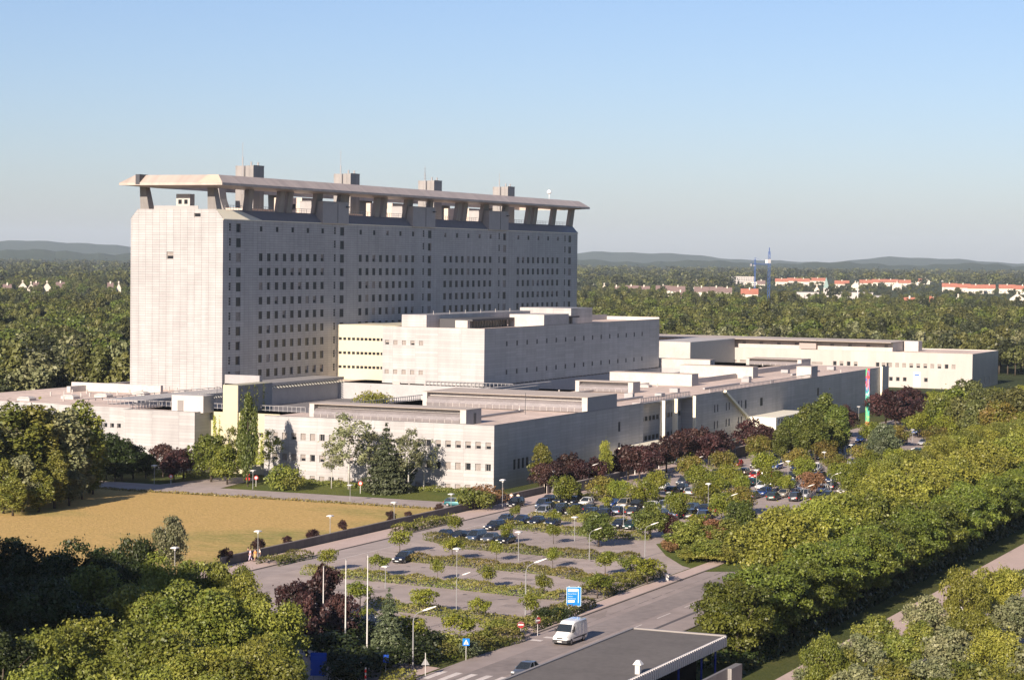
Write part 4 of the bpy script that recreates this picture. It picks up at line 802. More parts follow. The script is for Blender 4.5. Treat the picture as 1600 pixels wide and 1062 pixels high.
for s_, z in (('Pforte/Klinik', 2.40), ('Station', 2.12), ('Anlieferung', 1.84)): text(s_, .2, (-.7, -.012, z), (math.pi/2, 0, 0), SIGNC, sg)
m = MB(); m.box(-.7, .1, -.012, 0, 1.45, 1.72); m.build('yellow_panel', SIGNY, sg)
c = P(497, 1062); c[2] = 0
sg = empty('blue_notice_board', c, faceang(c)-.1, 'deep blue notice board in the shade below the flagpoles', 'sign')
m = MB(); m.box(-.78, .82, 0, .06, .45, 2.75); m.build('board', SIGND, sg); m = MB(); m.box(-.55, -.45, .07, .17, 0, 2.6); m.box(.5, .6, .07, .17, 0, 2.6); m.build('post', POLE, sg); m = MB(); m.box(-.6, .3, -.01, 0, 2.3, 2.36); m.box(-.6, .1, -.01, 0, 2.1, 2.15); m.build('faded_stripes', mat('faded_blue', (.03, .12, .5), .5), sg)
c = P(728, 1031); sg = empty('crossing_sign', c, faceang(c), 'small square blue pedestrian crossing sign with white triangle', 'sign')
m = MB(); m.box(-.36, .36, 0, .03, 1.55, 2.3); m.mi = 1; m.poly([(-.27, -.01, 1.68), (.27, -.01, 1.68), (0, -.01, 2.2)]); m.mi = 2; m.box(-.03, .03, -.02, -.012, 1.8, 2.0); m.tube([(0, -.014, 1.82), (-.08, -.014, 1.70)], .02, 4); m.tube([(0, -.014, 1.82), (.08, -.014, 1.70)], .02, 4); m.build('board', [SIGNB, WHITEM, DARKM], sg); m = MB(); m.tube([(0, .06, 0), (0, .06, 2.2)], .03, 6); m.build('post', WHITEM, sg)
c = P(602.5, 1062); sg = empty('parking_sign', c, faceang(c), 'small blue sign with white figure in the shade by the path', 'sign')
m = MB(); m.box(-.27, .27, 0, .03, 1.75, 2.55); m.mi = 1; m.box(-.04, .04, -.01, 0, 1.9, 2.3); m.box(-.12, .12, -.01, 0, 2.15, 2.22); m.build('board', [SIGND, SIGNC], sg); m = MB(); m.tube([(0, .06, 0), (0, .06, 2.5)], .03, 6); m.build('post', POLE, sg)
def disc(mb, r, y, z, n=20, x=0): mb.poly([(x+r*math.cos(-2*math.pi*k/n), y, z+r*math.sin(-2*math.pi*k/n)) for k in range(n)])
ne = []
for x, y, d, lab in ((813.5, 1000, 0, 'round red no entry sign with white bar beside the pink flowering hedge'), (840.5, 993, .7, 'round no entry sign turned aside, next to the white van')):
    c = P(x, y); sg = empty('no_entry_sign', c, faceang(c)+d, lab, 'sign', 'no entry signs at the car park exit')
    m = MB(); disc(m, .4, 0, 1.75); m.mi = 2; m.loft([[(.4*math.cos(-t*.314), .0, 1.75+.4*math.sin(-t*.314)) for t in range(20)], [(.4*math.cos(-t*.314), .04, 1.75+.4*math.sin(-t*.314)) for t in range(20)]]); m.mi = 1; m.box(-.29, .29, -.012, -.002, 1.68, 1.83); m.build('disc', [REDP, WHITEM, POLE], sg); m = MB(); m.tube([(0, .07, 0), (0, .07, 2.3 if d else 1.9)], .03, 6); m.build('post', WHITEM, sg)
c = P(664.5, 1056); sg = empty('give_way_sign', c, faceang(c), 'grey back of a triangular give way sign on a white post', 'sign')
m = MB(); m.loft([[(-.42, 0, 1.15), (.42, 0, 1.15), (0, 0, 1.9)], [(-.42, .03, 1.15), (.42, .03, 1.15), (0, .03, 1.9)]]); m.build('plate', POLE, sg); m = MB(); m.tube([(0, -.04, 0), (0, -.04, 2.4)], .035, 6); m.build('post', WHITEM, sg)
c = P(571, 1072); sg = empty('striped_marker_post', c, 0, 'red and white striped marker post at the bottom edge', 'bollard')
m = MB(); m.tube([(0, 0, 0), (0, 0, 1.9)], .08, 10); m.build('post', WHITEM, sg); m = MB()
for z in (.2, .8, 1.4): m.tube([(0, 0, z), (0, 0, z+.32)], .085, 10)
m.build('red_band', REDP, sg)
c = P(1042, 908); sg = empty('utility_cabinet', c, faceang(c), 'small white cabinet on the grass corner of the car park exit', 'cabinet'); m = MB(); m.box(-.2, .2, 0, .3, 0, .8); m.box(-.25, .25, -.04, .34, .55, 1.0); m.build('cabinet_body', WHITEM, sg)
# small signs by the rear road
for i, (x, y, h, lab) in enumerate(((387, 757, 2.3, 'red and white sign post by the rear driveway'), (400, 760, 2.0, 'thin white sign post right of the rear driveway'), (267, 757, 1.9, 'small sign with red rim near the purple plum trees'), (563, 771, 2.2, 'thin white post with small sign before the birches'))):
    c = P(x, y); sg = empty('road_sign', c, faceang(c), lab, 'sign', 'small signs along the rear road'); m = MB(); m.tube([(0, .05, 0), (0, .05, h)], .05, 6); m.build('post', WHITEM, sg); m = MB(); disc(m, .38, 0, h-.35); m.mi = 1; disc(m, .25, -.02, h-.35); 
    if i == 0: m.mi = 0; disc(m, .38, 0, h-1.2); m.mi = 1; disc(m, .2, -.02, h-1.2)
    m.build('plate', [REDP, WHITEM], sg)
# colour column
c = P(1355, 668); cc = empty('painted_art_column', c, faceang(c), 'tall slim art column striped red, blue and green on an orange foot', 'sculpture')
def artmat():
    m = bpy.data.materials.new('painted_stripes'); n, b = _pr(m); N = n.nodes; L = n.links; b.inputs['Roughness'].default_value = .5
    tc = N.new('ShaderNodeTexCoord'); sx = N.new('ShaderNodeSeparateXYZ'); L.new(tc.outputs['Object'], sx.inputs[0])
    nz = N.new('ShaderNodeTexNoise'); nz.inputs['Scale'].default_value = .9; mp = N.new('ShaderNodeMapping'); mp.inputs['Scale'].default_value = (2, 2, .25); mp.inputs['Rotation'].default_value = (0, .5, 0); L.new(tc.outputs['Object'], mp.inputs[0]); L.new(mp.outputs[0], nz.inputs[0])
    a = N.new('ShaderNodeMath'); a.operation = 'MULTIPLY_ADD'; a.inputs[1].default_value = 1/15.0; L.new(sx.outputs[2], a.inputs[0]); s = N.new('ShaderNodeMath'); s.operation = 'MULTIPLY_ADD'; s.inputs[1].default_value = .9; s.inputs[2].default_value = -.45; L.new(nz.outputs[0], s.inputs[0]); L.new(s.outputs[0], a.inputs[2])
    r = N.new('ShaderNodeValToRGB'); r.color_ramp.interpolation = 'CONSTANT'; L.new(a.outputs[0], r.inputs[0]); e = r.color_ramp.elements; e[0].position = 0; e[0].color = (.45, .30, .12, 1); e[1].position = .06; e[1].color = (.04, .32, .16, 1)
    for q, c_ in ((.2, (.25, .45, .12, 1)), (.28, (.03, .35, .25, 1)), (.48, (.45, .5, .5, 1)), (.53, (.03, .3, .28, 1)), (.6, (.02, .06, .3, 1)), (.68, (.5, .5, .52, 1)), (.73, (.5, .03, .03, 1)), (.82, (.04, .12, .35, 1)), (.87, (.5, .04, .04, 1)), (.95, (.05, .35, .15, 1))):
        k = e.new(q); k.color = c_
    L.new(r.outputs[0], b.inputs['Base Color']); return m
m = MB(); m.loft([[(-.5, -.5, 1.6), (.5, -.5, 1.6), (.5, .5, 1.6), (-.5, .5, 1.6)], [(-.62, -.5, 15.2), (.4, -.5, 15.2), (.4, .5, 15.2), (-.62, .5, 15.2)]]); m.build('shaft', artmat(), cc); m = MB(); m.loft([[(-.9, -.6, 0), (.7, -.6, 0), (.7, .6, 0), (-.9, .6, 0)], [(-.4, -.4, 1.6), (.4, -.4, 1.6), (.4, .4, 1.6), (-.4, .4, 1.6)]]); m.build('foot', mat('orange_foot', (.38, .16, .05), .7), cc)
c = P(960, 747); st = empty('stone_statue', c, 0, 'pale stone statue on the pink walkway by the ramp wall', 'statue'); m = MB(); m.tube([(0, 0, 0), (0, 0, .5), (.03, 0, 1.2), (0, .05, 1.7), (0, 0, 2.0), (0, 0, 2.25), (0, 0, 2.5)], [.42, .4, .34, .4, .16, .2, .08], 9); m.build('figure', mat('pale_stone', (.5, .46, .42), .9, .2, 4), st, True)
bo = []
for i in range(13):
    x = 967+i*12.5; c = P(x, 748-i*3.2); t = empty('bollard', c); m = MB(); m.tube([(0, 0, 0), (0, 0, .95)], [.11, .09], 8); m.build('post', WHITEM, t); m = MB(); m.tube([(0, 0, .95), (0, 0, 1.05)], [.1, .04], 8); m.build('cap', POLE, t); bo.append(t)
label_row(bo, 'short white bollard along the pink walkway', 'bollard', 'white bollards along the walkway')

# ------------------------------------------------------------------ canopy at the bottom (station entrance)
cp = empty('station_canopy', (180, 71, 0), 0, 'flat grey roof of the station entrance with a ribbed white fascia', 'canopy')
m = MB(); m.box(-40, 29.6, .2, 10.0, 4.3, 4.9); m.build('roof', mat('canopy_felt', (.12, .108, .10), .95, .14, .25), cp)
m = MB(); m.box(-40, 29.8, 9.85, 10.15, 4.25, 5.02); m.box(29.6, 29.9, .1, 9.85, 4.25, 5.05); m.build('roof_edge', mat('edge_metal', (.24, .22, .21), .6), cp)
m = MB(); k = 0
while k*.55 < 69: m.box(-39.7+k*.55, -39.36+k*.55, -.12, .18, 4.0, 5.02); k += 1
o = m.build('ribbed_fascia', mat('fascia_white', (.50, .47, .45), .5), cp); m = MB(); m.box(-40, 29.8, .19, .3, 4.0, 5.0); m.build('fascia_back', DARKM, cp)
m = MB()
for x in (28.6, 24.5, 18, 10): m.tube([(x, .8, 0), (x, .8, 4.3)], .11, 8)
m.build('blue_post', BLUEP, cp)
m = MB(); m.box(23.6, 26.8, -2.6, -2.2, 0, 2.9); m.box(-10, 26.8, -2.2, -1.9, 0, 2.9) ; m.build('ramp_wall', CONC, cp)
m = MB(); m.box(-40, 27, 2.2, 9.8, 0, 4.25); m.build('inner_wall', mat('canopy_shade_black', (.015, .013, .012), 1, spec=.05), cp)  # near-black colour carries the shade under the canopy
m = MB(); c = P(997, 1052, 4.9); x, y = c[0]-180, c[1]-71; m.box(x-.22, x+.22, y-.22, y+.22, 4.9, 5.75); m.loft([[(x-.4, y-.4, 5.75), (x+.4, y-.4, 5.75), (x+.4, y+.4, 5.75), (x-.4, y+.4, 5.75)], [(x-.15, y-.15, 6.15), (x+.15, y-.15, 6.15), (x+.15, y+.15, 6.15), (x-.15, y+.15, 6.15)]]); m.build('roof_vent', WHITEM, cp)

# ------------------------------------------------------------------ vehicles
CARP = {}
for n_, c_ in dict(black=(.012, .012, .016), navy=(.015, .03, .09), grey=(.10, .11, .13), silver=(.42, .43, .45), white=(.72, .71, .68), red=(.42, .015, .012), blue=(.02, .07, .28), beige=(.42, .37, .29), teal=(.02, .13, .14), green=(.02, .06, .04), burgundy=(.10, .012, .018), steel=(.06, .09, .15)).items():
    CARP[n_] = mat('car_paint_'+n_, c_, .28, metal=.0 if n_ in ('white', 'black', 'red') else .25, spec=.6, coat=.6)
CGL = mat('car_glass', (.02, .025, .03), .06, spec=.9); TYRE = mat('tyre_rubber', (.02, .02, .02), .9); RIM = mat('wheel_rim', (.35, .35, .36), .35, metal=.6); HL = mat('headlight_glass', (.6, .6, .58), .15, spec=.8); TL = mat('tail_light_red', (.35, .02, .015), .3); PLATE = mat('number_plate', (.6, .6, .58), .5); TRIM = mat('black_trim', (.03, .03, .032), .6)
def carproto(kind):
    """kind: hatch, saloon, estate, mpv. Local +X is forward."""
    L, W, Hh = dict(hatch=(3.9, 1.68, 1.43), saloon=(4.5, 1.74, 1.42), estate=(4.6, 1.76, 1.47), mpv=(4.4, 1.78, 1.66))[kind]
    t = empty('parked_car', (0, 0, 0)); h = L/2; belt = .88 if kind != 'mpv' else .98
    hood = belt-.06; boot = dict(hatch=belt, saloon=belt+.04, estate=belt, mpv=belt)[kind]
    st = [(-h, .80, .38, boot-.22), (-h+.10, .90, .28, boot-.03), (-h+.55, .97, .22, boot), (-h*.4, 1, .20, belt), (h*.15, 1, .20, belt), (h*.42, .99, .20, belt-.01), (h-.55, .95, .22, hood-.08), (h-.15, .86, .26, hood-.2), (h, .74, .36, hood-.34)]
    def ring(x, w, zb, zt):
        y = W/2*w; return [(x, -y*.86, zb), (x, -y, zb+.14), (x, -y*1.0, (zb+zt)/2+.06), (x, -y*.93, zt-.05), (x, -y*.80, zt), (x, y*.80, zt), (x, y*.93, zt-.05), (x, y*1.0, (zb+zt)/2+.06), (x, y, zb+.14), (x, y*.86, zb)]
    m = MB(); m.loft([ring(*s) for s in st][::-1])
    xr0, xr1, xf1, xf0 = dict(hatch=(-h+.12, -h+.55, .05*h, .48*h), saloon=(-h+.75, -h+1.25, .05*h, .45*h), estate=(-h+.12, -h+.42, .02*h, .45*h), mpv=(-h+.08, -h+.35, .2*h, .62*h))[kind]
    yb, yt = W/2*.88, W/2*.68; zt = Hh-.05
    m.loft([[(xr1-.03, -yt-.02, zt), (xf1+.03, -yt-.02, zt), (xf1+.03, yt+.02, zt), (xr1-.03, yt+.02, zt)], [(xr1+.1, -yt+.1, Hh), (xf1-.15, -yt+.1, Hh), (xf1-.15, yt-.1, Hh), (xr1+.1, yt-.1, Hh)]])
    for s in (-1, 1):                                                       # pillars and door frames
        for (xa, xb) in ((xr0, xr1), (xf0, xf1)): m.tube([(xa, s*yb, belt-.02), (xb, s*yt, zt)], .045, 4)
        xm0 = (xr0+xf0)/2-.05; xm1 = (xr1+xf1)/2; m.tube([(xm0, s*(yb+.005), belt-.02), (xm1, s*(yt+.005), zt)], .045, 4)
        if kind in ('estate', 'mpv'): q = .72; m.tube([(xr0*q+xm0*(1-q), s*(yb+.005), belt-.02), (xr1*q+xm1*(1-q), s*(yt+.005), zt)], .045, 4)
        m.box(xf0-.32, xf0-.18, s*(yb+.06)-.07, s*(yb+.06)+.07, belt+.0, belt+.14)
    body = m.build('body', CARP['black'], t)
    body.data.polygons.foreach_set('use_smooth', [True]*len(body.data.polygons)); 
    try: body.data.set_sharp_from_angle(angle=math.radians(38))
    except Exception: pass
    body.material_slots[0].link = 'OBJECT'
    def part(name, mt, f): q = MB(); f(q); return q.build(name, mt, t)
    e = .012
    part('windscreen', CGL, lambda q: q.quad((xf0+e, -yb*.95, belt), (xf0+e, yb*.95, belt), (xf1+e, yt*.97, zt), (xf1+e, -yt*.97, zt)))
    part('rear_window', CGL, lambda q: q.quad((xr0-e, yb*.95, belt), (xr0-e, -yb*.95, belt), (xr1-e, -yt*.97, zt), (xr1-e, yt*.97, zt)))
    for s in (-1, 1): part('side_window', CGL, lambda q: q.quad(*[(xr0+.02, s*yb, belt), (xf0-.02, s*yb, belt), (xf1, s*yt, zt), (xr1, s*yt, zt)][::s or 1]))
    for x in (-h*.62, h*.63):
        for s in (-1, 1):
            q = MB(); q.tube([(x, s*(W/2-.20), .31), (x, s*(W/2+.01), .31)], .31, 14); w_ = q.build('wheel', TYRE, t); q = MB(); q.tube([(x, s*(W/2-.02), .31), (x, s*(W/2+.02), .31)], .19, 10); q.build('rim', RIM, w_)
    for s in (-1, 1):
        part('headlight', HL, lambda q: q.box(h-.24, h-.03, s*W*.31-.17, s*W*.31+.17, .58, .72)); part('tail_light', TL, lambda q: q.box(-h-.01, -h+.12, s*W*.38-.11, s*W*.38+.11, .62, .84))
    part('number_plate', PLATE, lambda q: q.box(h-.01, h+.02, -.26, .26, .34, .45)); part('number_plate', PLATE, lambda q: q.box(-h-.02, -h+.01, -.26, .26, .52, .64))
    part('bumper', TRIM, lambda q: q.box(h-.22, h+.01, -W*.40, W*.40, .30, .36)); part('bumper', TRIM, lambda q: q.box(-h-.01, -h+.2, -W*.42, W*.42, .34, .42))
    return t
CP = {k: carproto(k) for k in ('hatch', 'saloon', 'estate', 'mpv')}; CUSED = set(); CARS = []
KN = dict(hatch='hatchback', saloon='saloon', estate='estate', mpv='minivan')
def car(x, y, rz, kind, col, lab=None, row=None, name='parked_car'):
    if kind not in CUSED: o = CP[kind]; CUSED.add(kind)
    else: o = copy_tree(CP[kind])
    o.location = (x, y, 0.03); o.rotation_euler = (0, 0, rz)
    for ch in o.children:
        if ch.name.startswith('body'): ch.material_slots[0].link = 'OBJECT'; ch.material_slots[0].material = CARP[col]
    setp(o, lab, 'car', 'cars in the hospital car park' if row else None); CARS.append((o, row, kind, col)); return o
DARKS = ['black', 'navy', 'grey', 'steel', 'black', 'navy', 'silver', 'green', 'steel', 'black', 'white', 'grey', 'teal', 'silver', 'burgundy', 'beige']
KS = ['hatch', 'saloon', 'estate', 'mpv', 'saloon', 'estate', 'hatch']
def carrow(u, v0, v1, n, rz, row, cols=None, skip=()):
    for i in range(n):
        if i in skip: continue
        v = v0+(v1-v0)*i/max(1, n-1); car(u+random.uniform(-.3, .3), v+random.uniform(-.12, .12), rz+random.uniform(-.03, .03), random.choice(KS), cols[i] if cols else random.choice(DARKS), None, row)
PI = math.pi
c = P(617, 880); car(c[0]+1.9, c[1]-.4, PI+.03, 'estate', 'black', 'black estate car parked alone at the end of the near hedge', 'x')
c = P(766, 829); car(c[0]+1.6, c[1], PI-.12, 'estate', 'black', 'black estate car with headlights facing us, driving out along the lane', 'x')
c = P(800, 793); car(c[0]+1.5, c[1], PI+.0, 'mpv', 'black', 'black car stopped at the upper lane beside the kerb by two walkers', 'x')
c = P(716, 791); car(c[0], c[1]+.5, -1.45, 'hatch', 'teal', 'dark teal hatchback on the rear road behind the garden wall', 'x')
c = P(1189, 905); car(c[0]+2, c[1], PI, 'hatch', 'white', 'white car on the main road half hidden by the first avenue tree', 'x')
c = P(812, 1058); car(c[0]+1.2, c[1]-.2, PI, 'saloon', 'grey', 'grey car at the striped crossing half hidden by the canopy edge', 'x')
carrow(300.5, 146.5, 136.3, 5, PI, 'the row behind the second hedge', ['navy', 'black', 'steel', 'grey', 'black'])
carrow(323.5, 147.0, 138.8, 4, PI, 'the row left of the large bushy tree', ['steel', 'navy', 'black', 'navy'])
carrow(338.5, 146.8, 136, 5, PI, 'the row behind the small globe maple', ['black', 'black', 'grey', 'black', 'navy'])
carrow(344.0, 148.0, 120.4, 12, 0, 'the long row\'s near side', ['navy', 'steel', 'navy', 'black', 'grey', 'steel', 'black', 'navy', 'grey', 'steel', 'black', 'navy'])
carrow(353.5, 152.5, 124, 13, PI, 'the long row facing the ramp wall', ['black', 'black', 'black', 'white', 'black', 'blue', 'beige', 'black', 'white', 'silver', 'black', 'steel', 'navy'], (4,))
c = P(1111, 803); car(c[0]+1.5, c[1], PI, 'hatch', 'red', 'bright red hatchback at the right end of the long car row', 'x')
c = P(845, 806); car(c[0]+1, c[1], PI+.1, 'mpv', 'silver', 'silver family car nosing out behind the globe maple', 'x')
c = P(846, 795); car(c[0]+1.5, c[1]+.4, PI+.1, 'mpv', 'steel', 'blue grey van-like car right behind the silver one', 'x')
carrow(326.0, 128.6, 124, 3, PI, 'the short shaded row by the big bushy tree')
for u, rz_, nm in ((379, 0, 'the first row beyond the ramp'), (384.5, PI, 'the second row beyond the ramp'), (396, PI, 'the row with white minivans'), (402, 0, 'the row behind the white minivans'), (415, PI, 'the fifth far row'), (421, 0, 'the sixth far row'), (436, PI, 'the seventh far row'), (452, PI, 'the row below the poplars'), (462, PI, 'the row by the entrance wall'), (486, PI, 'the row by the art column'), (512, PI, 'the distant row near the column'), (545, PI, 'the farthest row')):
    far = u > 440; n = 9 if not far else 7
    cols = [random.choice(DARKS+['silver', 'white', 'blue', 'red']) for _ in range(n)]
    if nm.endswith('white minivans') and u == 396: cols = ['grey', 'white', 'black', 'navy', 'white', 'steel', 'silver', 'white', 'beige']
    if u == 415: cols[2] = 'red'; cols[3] = 'red'
    carrow(u, 143 if u < 430 else 146, 112 if not far else 116, n, rz_, nm, cols, (3,) if u in (384.5, 421) else ())
rows = {}
for o, r, k, cl in CARS:
    if r and r != 'x': rows.setdefault(r, []).append((o, k, cl))
for r, l in rows.items():
    l.sort(key=lambda t: proj(t[0].location)[0])
    for i, (o, k, cl) in enumerate(l): o['label'] = '%s %s in %s, %s' % (cl.replace('steel', 'bluish'), KN[k], r, nth(i, len(l)))
def vehicle_van(loc, rz):
    t = empty('delivery_van', loc, rz, 'white high roofed delivery van driving towards us on the main road', 'van')
    L, W, Hh = 5.4, 1.95, 2.45; h = L/2; WP = mat('van_white_paint', (.74, .73, .71), .3, coat=.5)
    def ring(x, w, zb, zt, tw_=.9):
        y = W/2*w; return [(x, -y*.94, zb), (x, -y, zb+.2), (x, -y, zb+(zt-zb)*.55), (x, -y*tw_, zt-.12), (x, -y*(tw_-.12), zt), (x, y*(tw_-.12), zt), (x, y*tw_, zt-.12), (x, y, zb+(zt-zb)*.55), (x, y, zb+.2), (x, y*.94, zb)]
    st = [(h, .84, .50, .92), (h-.12, .92, .42, 1.08), (h-.75, .98, .36, 1.32), (h-.95, .98, .34, 1.40), (h-1.85, .99, .3, 2.28, .84), (h-2.1, 1, .3, 2.42, .86), (0, 1, .3, Hh, .87), (-h+.15, 1, .3, Hh-.02, .87), (-h, .97, .34, Hh-.1, .86)]
    m = MB(); m.loft([ring(*s) for s in st]); b = m.build('body', WP, t, True)
    try: b.data.set_sharp_from_angle(angle=math.radians(30))
    except Exception: pass
    def part(name, mt, f): q = MB(); f(q); return q.build(name, mt, t)
    part('windscreen', CGL, lambda q: q.quad((h-.93, -.86, 1.43), (h-.93, .86, 1.43), (h-1.68, .74, 2.14), (h-1.68, -.74, 2.14)))
    for s in (-1, 1):
        part('side_window', CGL, lambda q: q.poly([(h-1.15, s*.985, 1.42), (h-1.95, s*.99, 1.38), (h-1.98, s*.955, 1.98), (h-1.72, s*.945, 1.98)][::s]))
        part('wing_mirror', TRIM, lambda q: q.box(h-1.25, h-1.08, s*1.05-.08, s*1.05+.08, 1.35, 1.68))
        part('headlight', HL, lambda q: q.loft([[(h-.03, s*.62-.16, .80), (h-.03, s*.62+.18, .80), (h-.12, s*.62+.2, 1.02), (h-.12, s*.62-.1, 1.0)], [(h-.2, s*.62-.16, .80), (h-.2, s*.62+.18, .80), (h-.2, s*.62+.2, 1.0), (h-.2, s*.62-.1, 1.0)]]))
        for x in (h-.95, -h+1.1):
            q = MB(); q.tube([(x, s*(W/2-.25), .36), (x, s*(W/2+.01), .36)], .36, 16); w_ = q.build('wheel', TYRE, t); q = MB(); q.tube([(x, s*(W/2-.02), .36), (x, s*(W/2+.025), .36)], .2, 10); q.build('hubcap', RIM, w_)
        part('side_moulding', TRIM, lambda q: q.box(-h+.3, h-1.45, s*.99-.012, s*.99+.012, .62, .74))
        part('panel_seam', GREYM, lambda q: [q.box(x, x+.02, s*.982-.008, s*.982+.008, .8, 2.1) for x in (h-2.2, h-3.3, h-4.2)])
    part('bumper', TRIM, lambda q: q.loft([[(h+.05, -.86, .34), (h+.05, .86, .34), (h+.02, .86, .66), (h+.02, -.86, .66)], [(h-.45, -1.0, .34), (h-.45, 1.0, .34), (h-.45, 1.0, .66), (h-.45, -1.0, .66)]]))
    part('grille', TRIM, lambda q: q.box(h-.03, h+.01, -.36, .36, .76, .9)); part('number_plate', PLATE, lambda q: q.box(h+.05, h+.07, -.26, .26, .42, .53))
    part('tail_light', TL, lambda q: (q.box(-h-.01, -h+.05, .8, .92, 1.0, 1.5), q.box(-h-.01, -h+.05, -.92, -.8, 1.0, 1.5)))
a_, b_ = P(866, 1008), P(888, 1010); c = (a_+b_)/2; vehicle_van((c[0]+2.6, c[1]+.1, .035), PI-.02)

# ------------------------------------------------------------------ people
SKIN = mat('skin', (.42, .24, .17), .6); HAIRD = mat('dark_hair', (.03, .02, .015), .8)
def cloth(n, c): return mat('cloth_'+n, c, .9)
def skinmesh(name, verts, edges, radii, m, parent, sub=1):
    me = bpy.data.meshes.new(name); me.from_pydata(verts, edges, []); me.materials.append(m); o = bpy.data.objects.new(name, me); COL.objects.link(o); o.parent = parent
    o.modifiers.new('skin', 'SKIN').use_smooth_shade = True
    for i, r in enumerate(radii): me.skin_vertices[0].data[i].radius = (r, r)
    me.skin_vertices[0].data[0].use_root = True
    s = o.modifiers.new('sub', 'SUBSURF'); s.levels = s.render_levels = sub; return o
def person(loc, rz, top, bottom, label, dress=False, stride=.16, legs=None):
    t = empty('person', loc, rz, label, 'person', 'people on foot'); V = []; E = []; R = []
    def v(p, r, c=None):
        V.append(p); R.append(r)
        if c is not None: E.append((c, len(V)-1))
        return len(V)-1
    pel = v((0, 0, .95), .13); ch = v((0, 0, 1.22), .14, pel); sh = v((0, 0, 1.43), .12, ch); nk = v((0, 0, 1.53), .055, sh); hd = v((.01, 0, 1.63), .085, nk); cr = v((.01, 0, 1.73), .08, hd); v((.09, 0, 1.65), .018, hd)
    HAND = []
    for s in (-1, 1):
        st = s*stride; hip = v((0, s*.10, .88), .095, pel); kn = v((st*.6+.02, s*.11, .48), .06, hip); an = v((st*1.4-.02, s*.11, .09), .04, kn); v((st*1.4+.14, s*.12, .04), .035, an)
        so = v((0, s*.19, 1.40), .06, sh); el = v((-st*.5, s*.25, 1.12), .042, so); wr = v((-st*.9+.05, s*.25, .88), .027, el); pa = v((-st*.95+.07, s*.25, .82), .03, wr)
        for k, (dx, ln) in enumerate(((-.03, .07), (-.01, .085), (.012, .08), (.032, .065))):
            f = v((-st*.95+.07+dx, s*.25, .77), .009, pa); v((-st*.95+.08+dx, s*.24, .77-ln*.8), .008, f)
        v((-st*.95+.12, s*.23, .79), .010, pa)
    skinmesh('body', V, E, R, SKIN, t)
    m = MB(); m.loft([[((.105)*math.cos(a)*k-.01, (.095)*math.sin(a)*k, z) for a in [i*PI/5 for i in range(10)]] for z, k in ((1.62, .95), (1.70, 1.1), (1.77, .95), (1.82, .4))]); m.build('hair', HAIRD, t, True)
    z0 = .55 if dress else .9; k0 = 1.35 if dress else 1.05
    sv = [(0, 0, 1.0), (0, 0, 1.22), (0, 0, 1.44), (0, .19, 1.41), (0, -.19, 1.41), (-stride*.45, .25, 1.15), (stride*.45, -.25, 1.15)]; skinmesh('shirt', sv, [(0, 1), (1, 2), (2, 3), (2, 4), (3, 5), (4, 6)], [.165, .165, .13, .085, .085, .06, .06], top, t)
    if dress: m = MB(); m.loft([[(.17*k*math.cos(a), .19*k*math.sin(a), z) for a in [i*PI/6 for i in range(12)]] for z, k in ((.55, 1.45), (.8, 1.2), (1.05, .9))]); m.build('skirt', bottom, t, True)
    else: skinmesh('trousers', [(0, 0, .98), (0, .1, .86), (0, -.1, .86), (stride*.6+.02, .11, .48), (-stride*.6+.02, -.11, .48), (stride*1.4-.02, .11, .12), (-stride*1.4-.02, -.11, .12)], [(0, 1), (0, 2), (1, 3), (2, 4), (3, 5), (4, 6)], [.15, .115, .115, .08, .08, .065, .065], bottom, t)
    m = MB()
    for s in (-1, 1): x = s*stride*1.4; m.box(x-.09, x+.18, s*.115-.045, s*.115+.045, .0, .08)
    m.build('shoe', TRIM, t)
LIL = cloth('lilac', (.55, .45, .58)); WCL = cloth('white', (.75, .72, .62)); ORC = cloth('orange', (.65, .26, .06)); DKC = cloth('dark', (.03, .03, .04)); TAN = cloth('khaki', (.35, .27, .12)); REDC = cloth('coral', (.6, .13, .08))
for (x, y), rz, a, b, lab, dr in (((391, 877.5), 2.2, LIL, LIL, 'person in pale lilac top and trousers walking by the garden wall', False), ((387.5, 876), 2.4, DKC, LIL, 'dark haired person in dark top, farthest left beside the garden wall', False), ((398.5, 878), 2.6, ORC, TAN, 'person in orange top and khaki skirt, middle of the walking group', True), ((405.5, 876.5), 2.3, WCL, WCL, 'person all in white next to the lamp post', False), ((799, 786), 3.5, WCL, LIL, 'person in pale top at the sidewalk beside the black car', False), ((809.5, 787), 3.3, WCL, REDC, 'person in white top and coral trousers on the sidewalk by the ramp', False)):
    c = P(x, y); person((float(c[0]), float(c[1]), .14), rz, a, b, lab, dr)

# ------------------------------------------------------------------ bicycles
def bike():
    t = empty('bicycle', (0, 0, 0))
    for x in (-.5, .5):
        m = MB(); pts = [(x+.33*math.cos(a), 0, .34+.33*math.sin(a)) for a in [i*PI/6 for i in range(13)]]; m.tube(pts, .022, 4); m.build('wheel', TYRE, t)
    m = MB(); 
    for a, b in (((-.5, .34), (-.1, .34)), ((-.1, .34), (-.2, .85)), ((-.5, .34), (-.18, .72)), ((-.18, .74), (.36, .78)), ((-.1, .34), (.38, .70)), ((.5, .34), (.36, .95))): m.tube([(a[0], 0, a[1]), (b[0], 0, b[1])], .022, 4)
    f = m.build('frame', REDP, t); f.material_slots[0].link = 'OBJECT'; f.material_slots[0].material = REDP
    m = MB(); m.box(-.32, -.08, -.07, .07, .86, .92); m.build('saddle', TRIM, t); m = MB(); m.tube([(.30, -.27, 1.0), (.37, 0, .97), (.30, .27, 1.0)], .018, 4); m.build('handlebar', POLE, t); return t
bk = bike(); bl = []
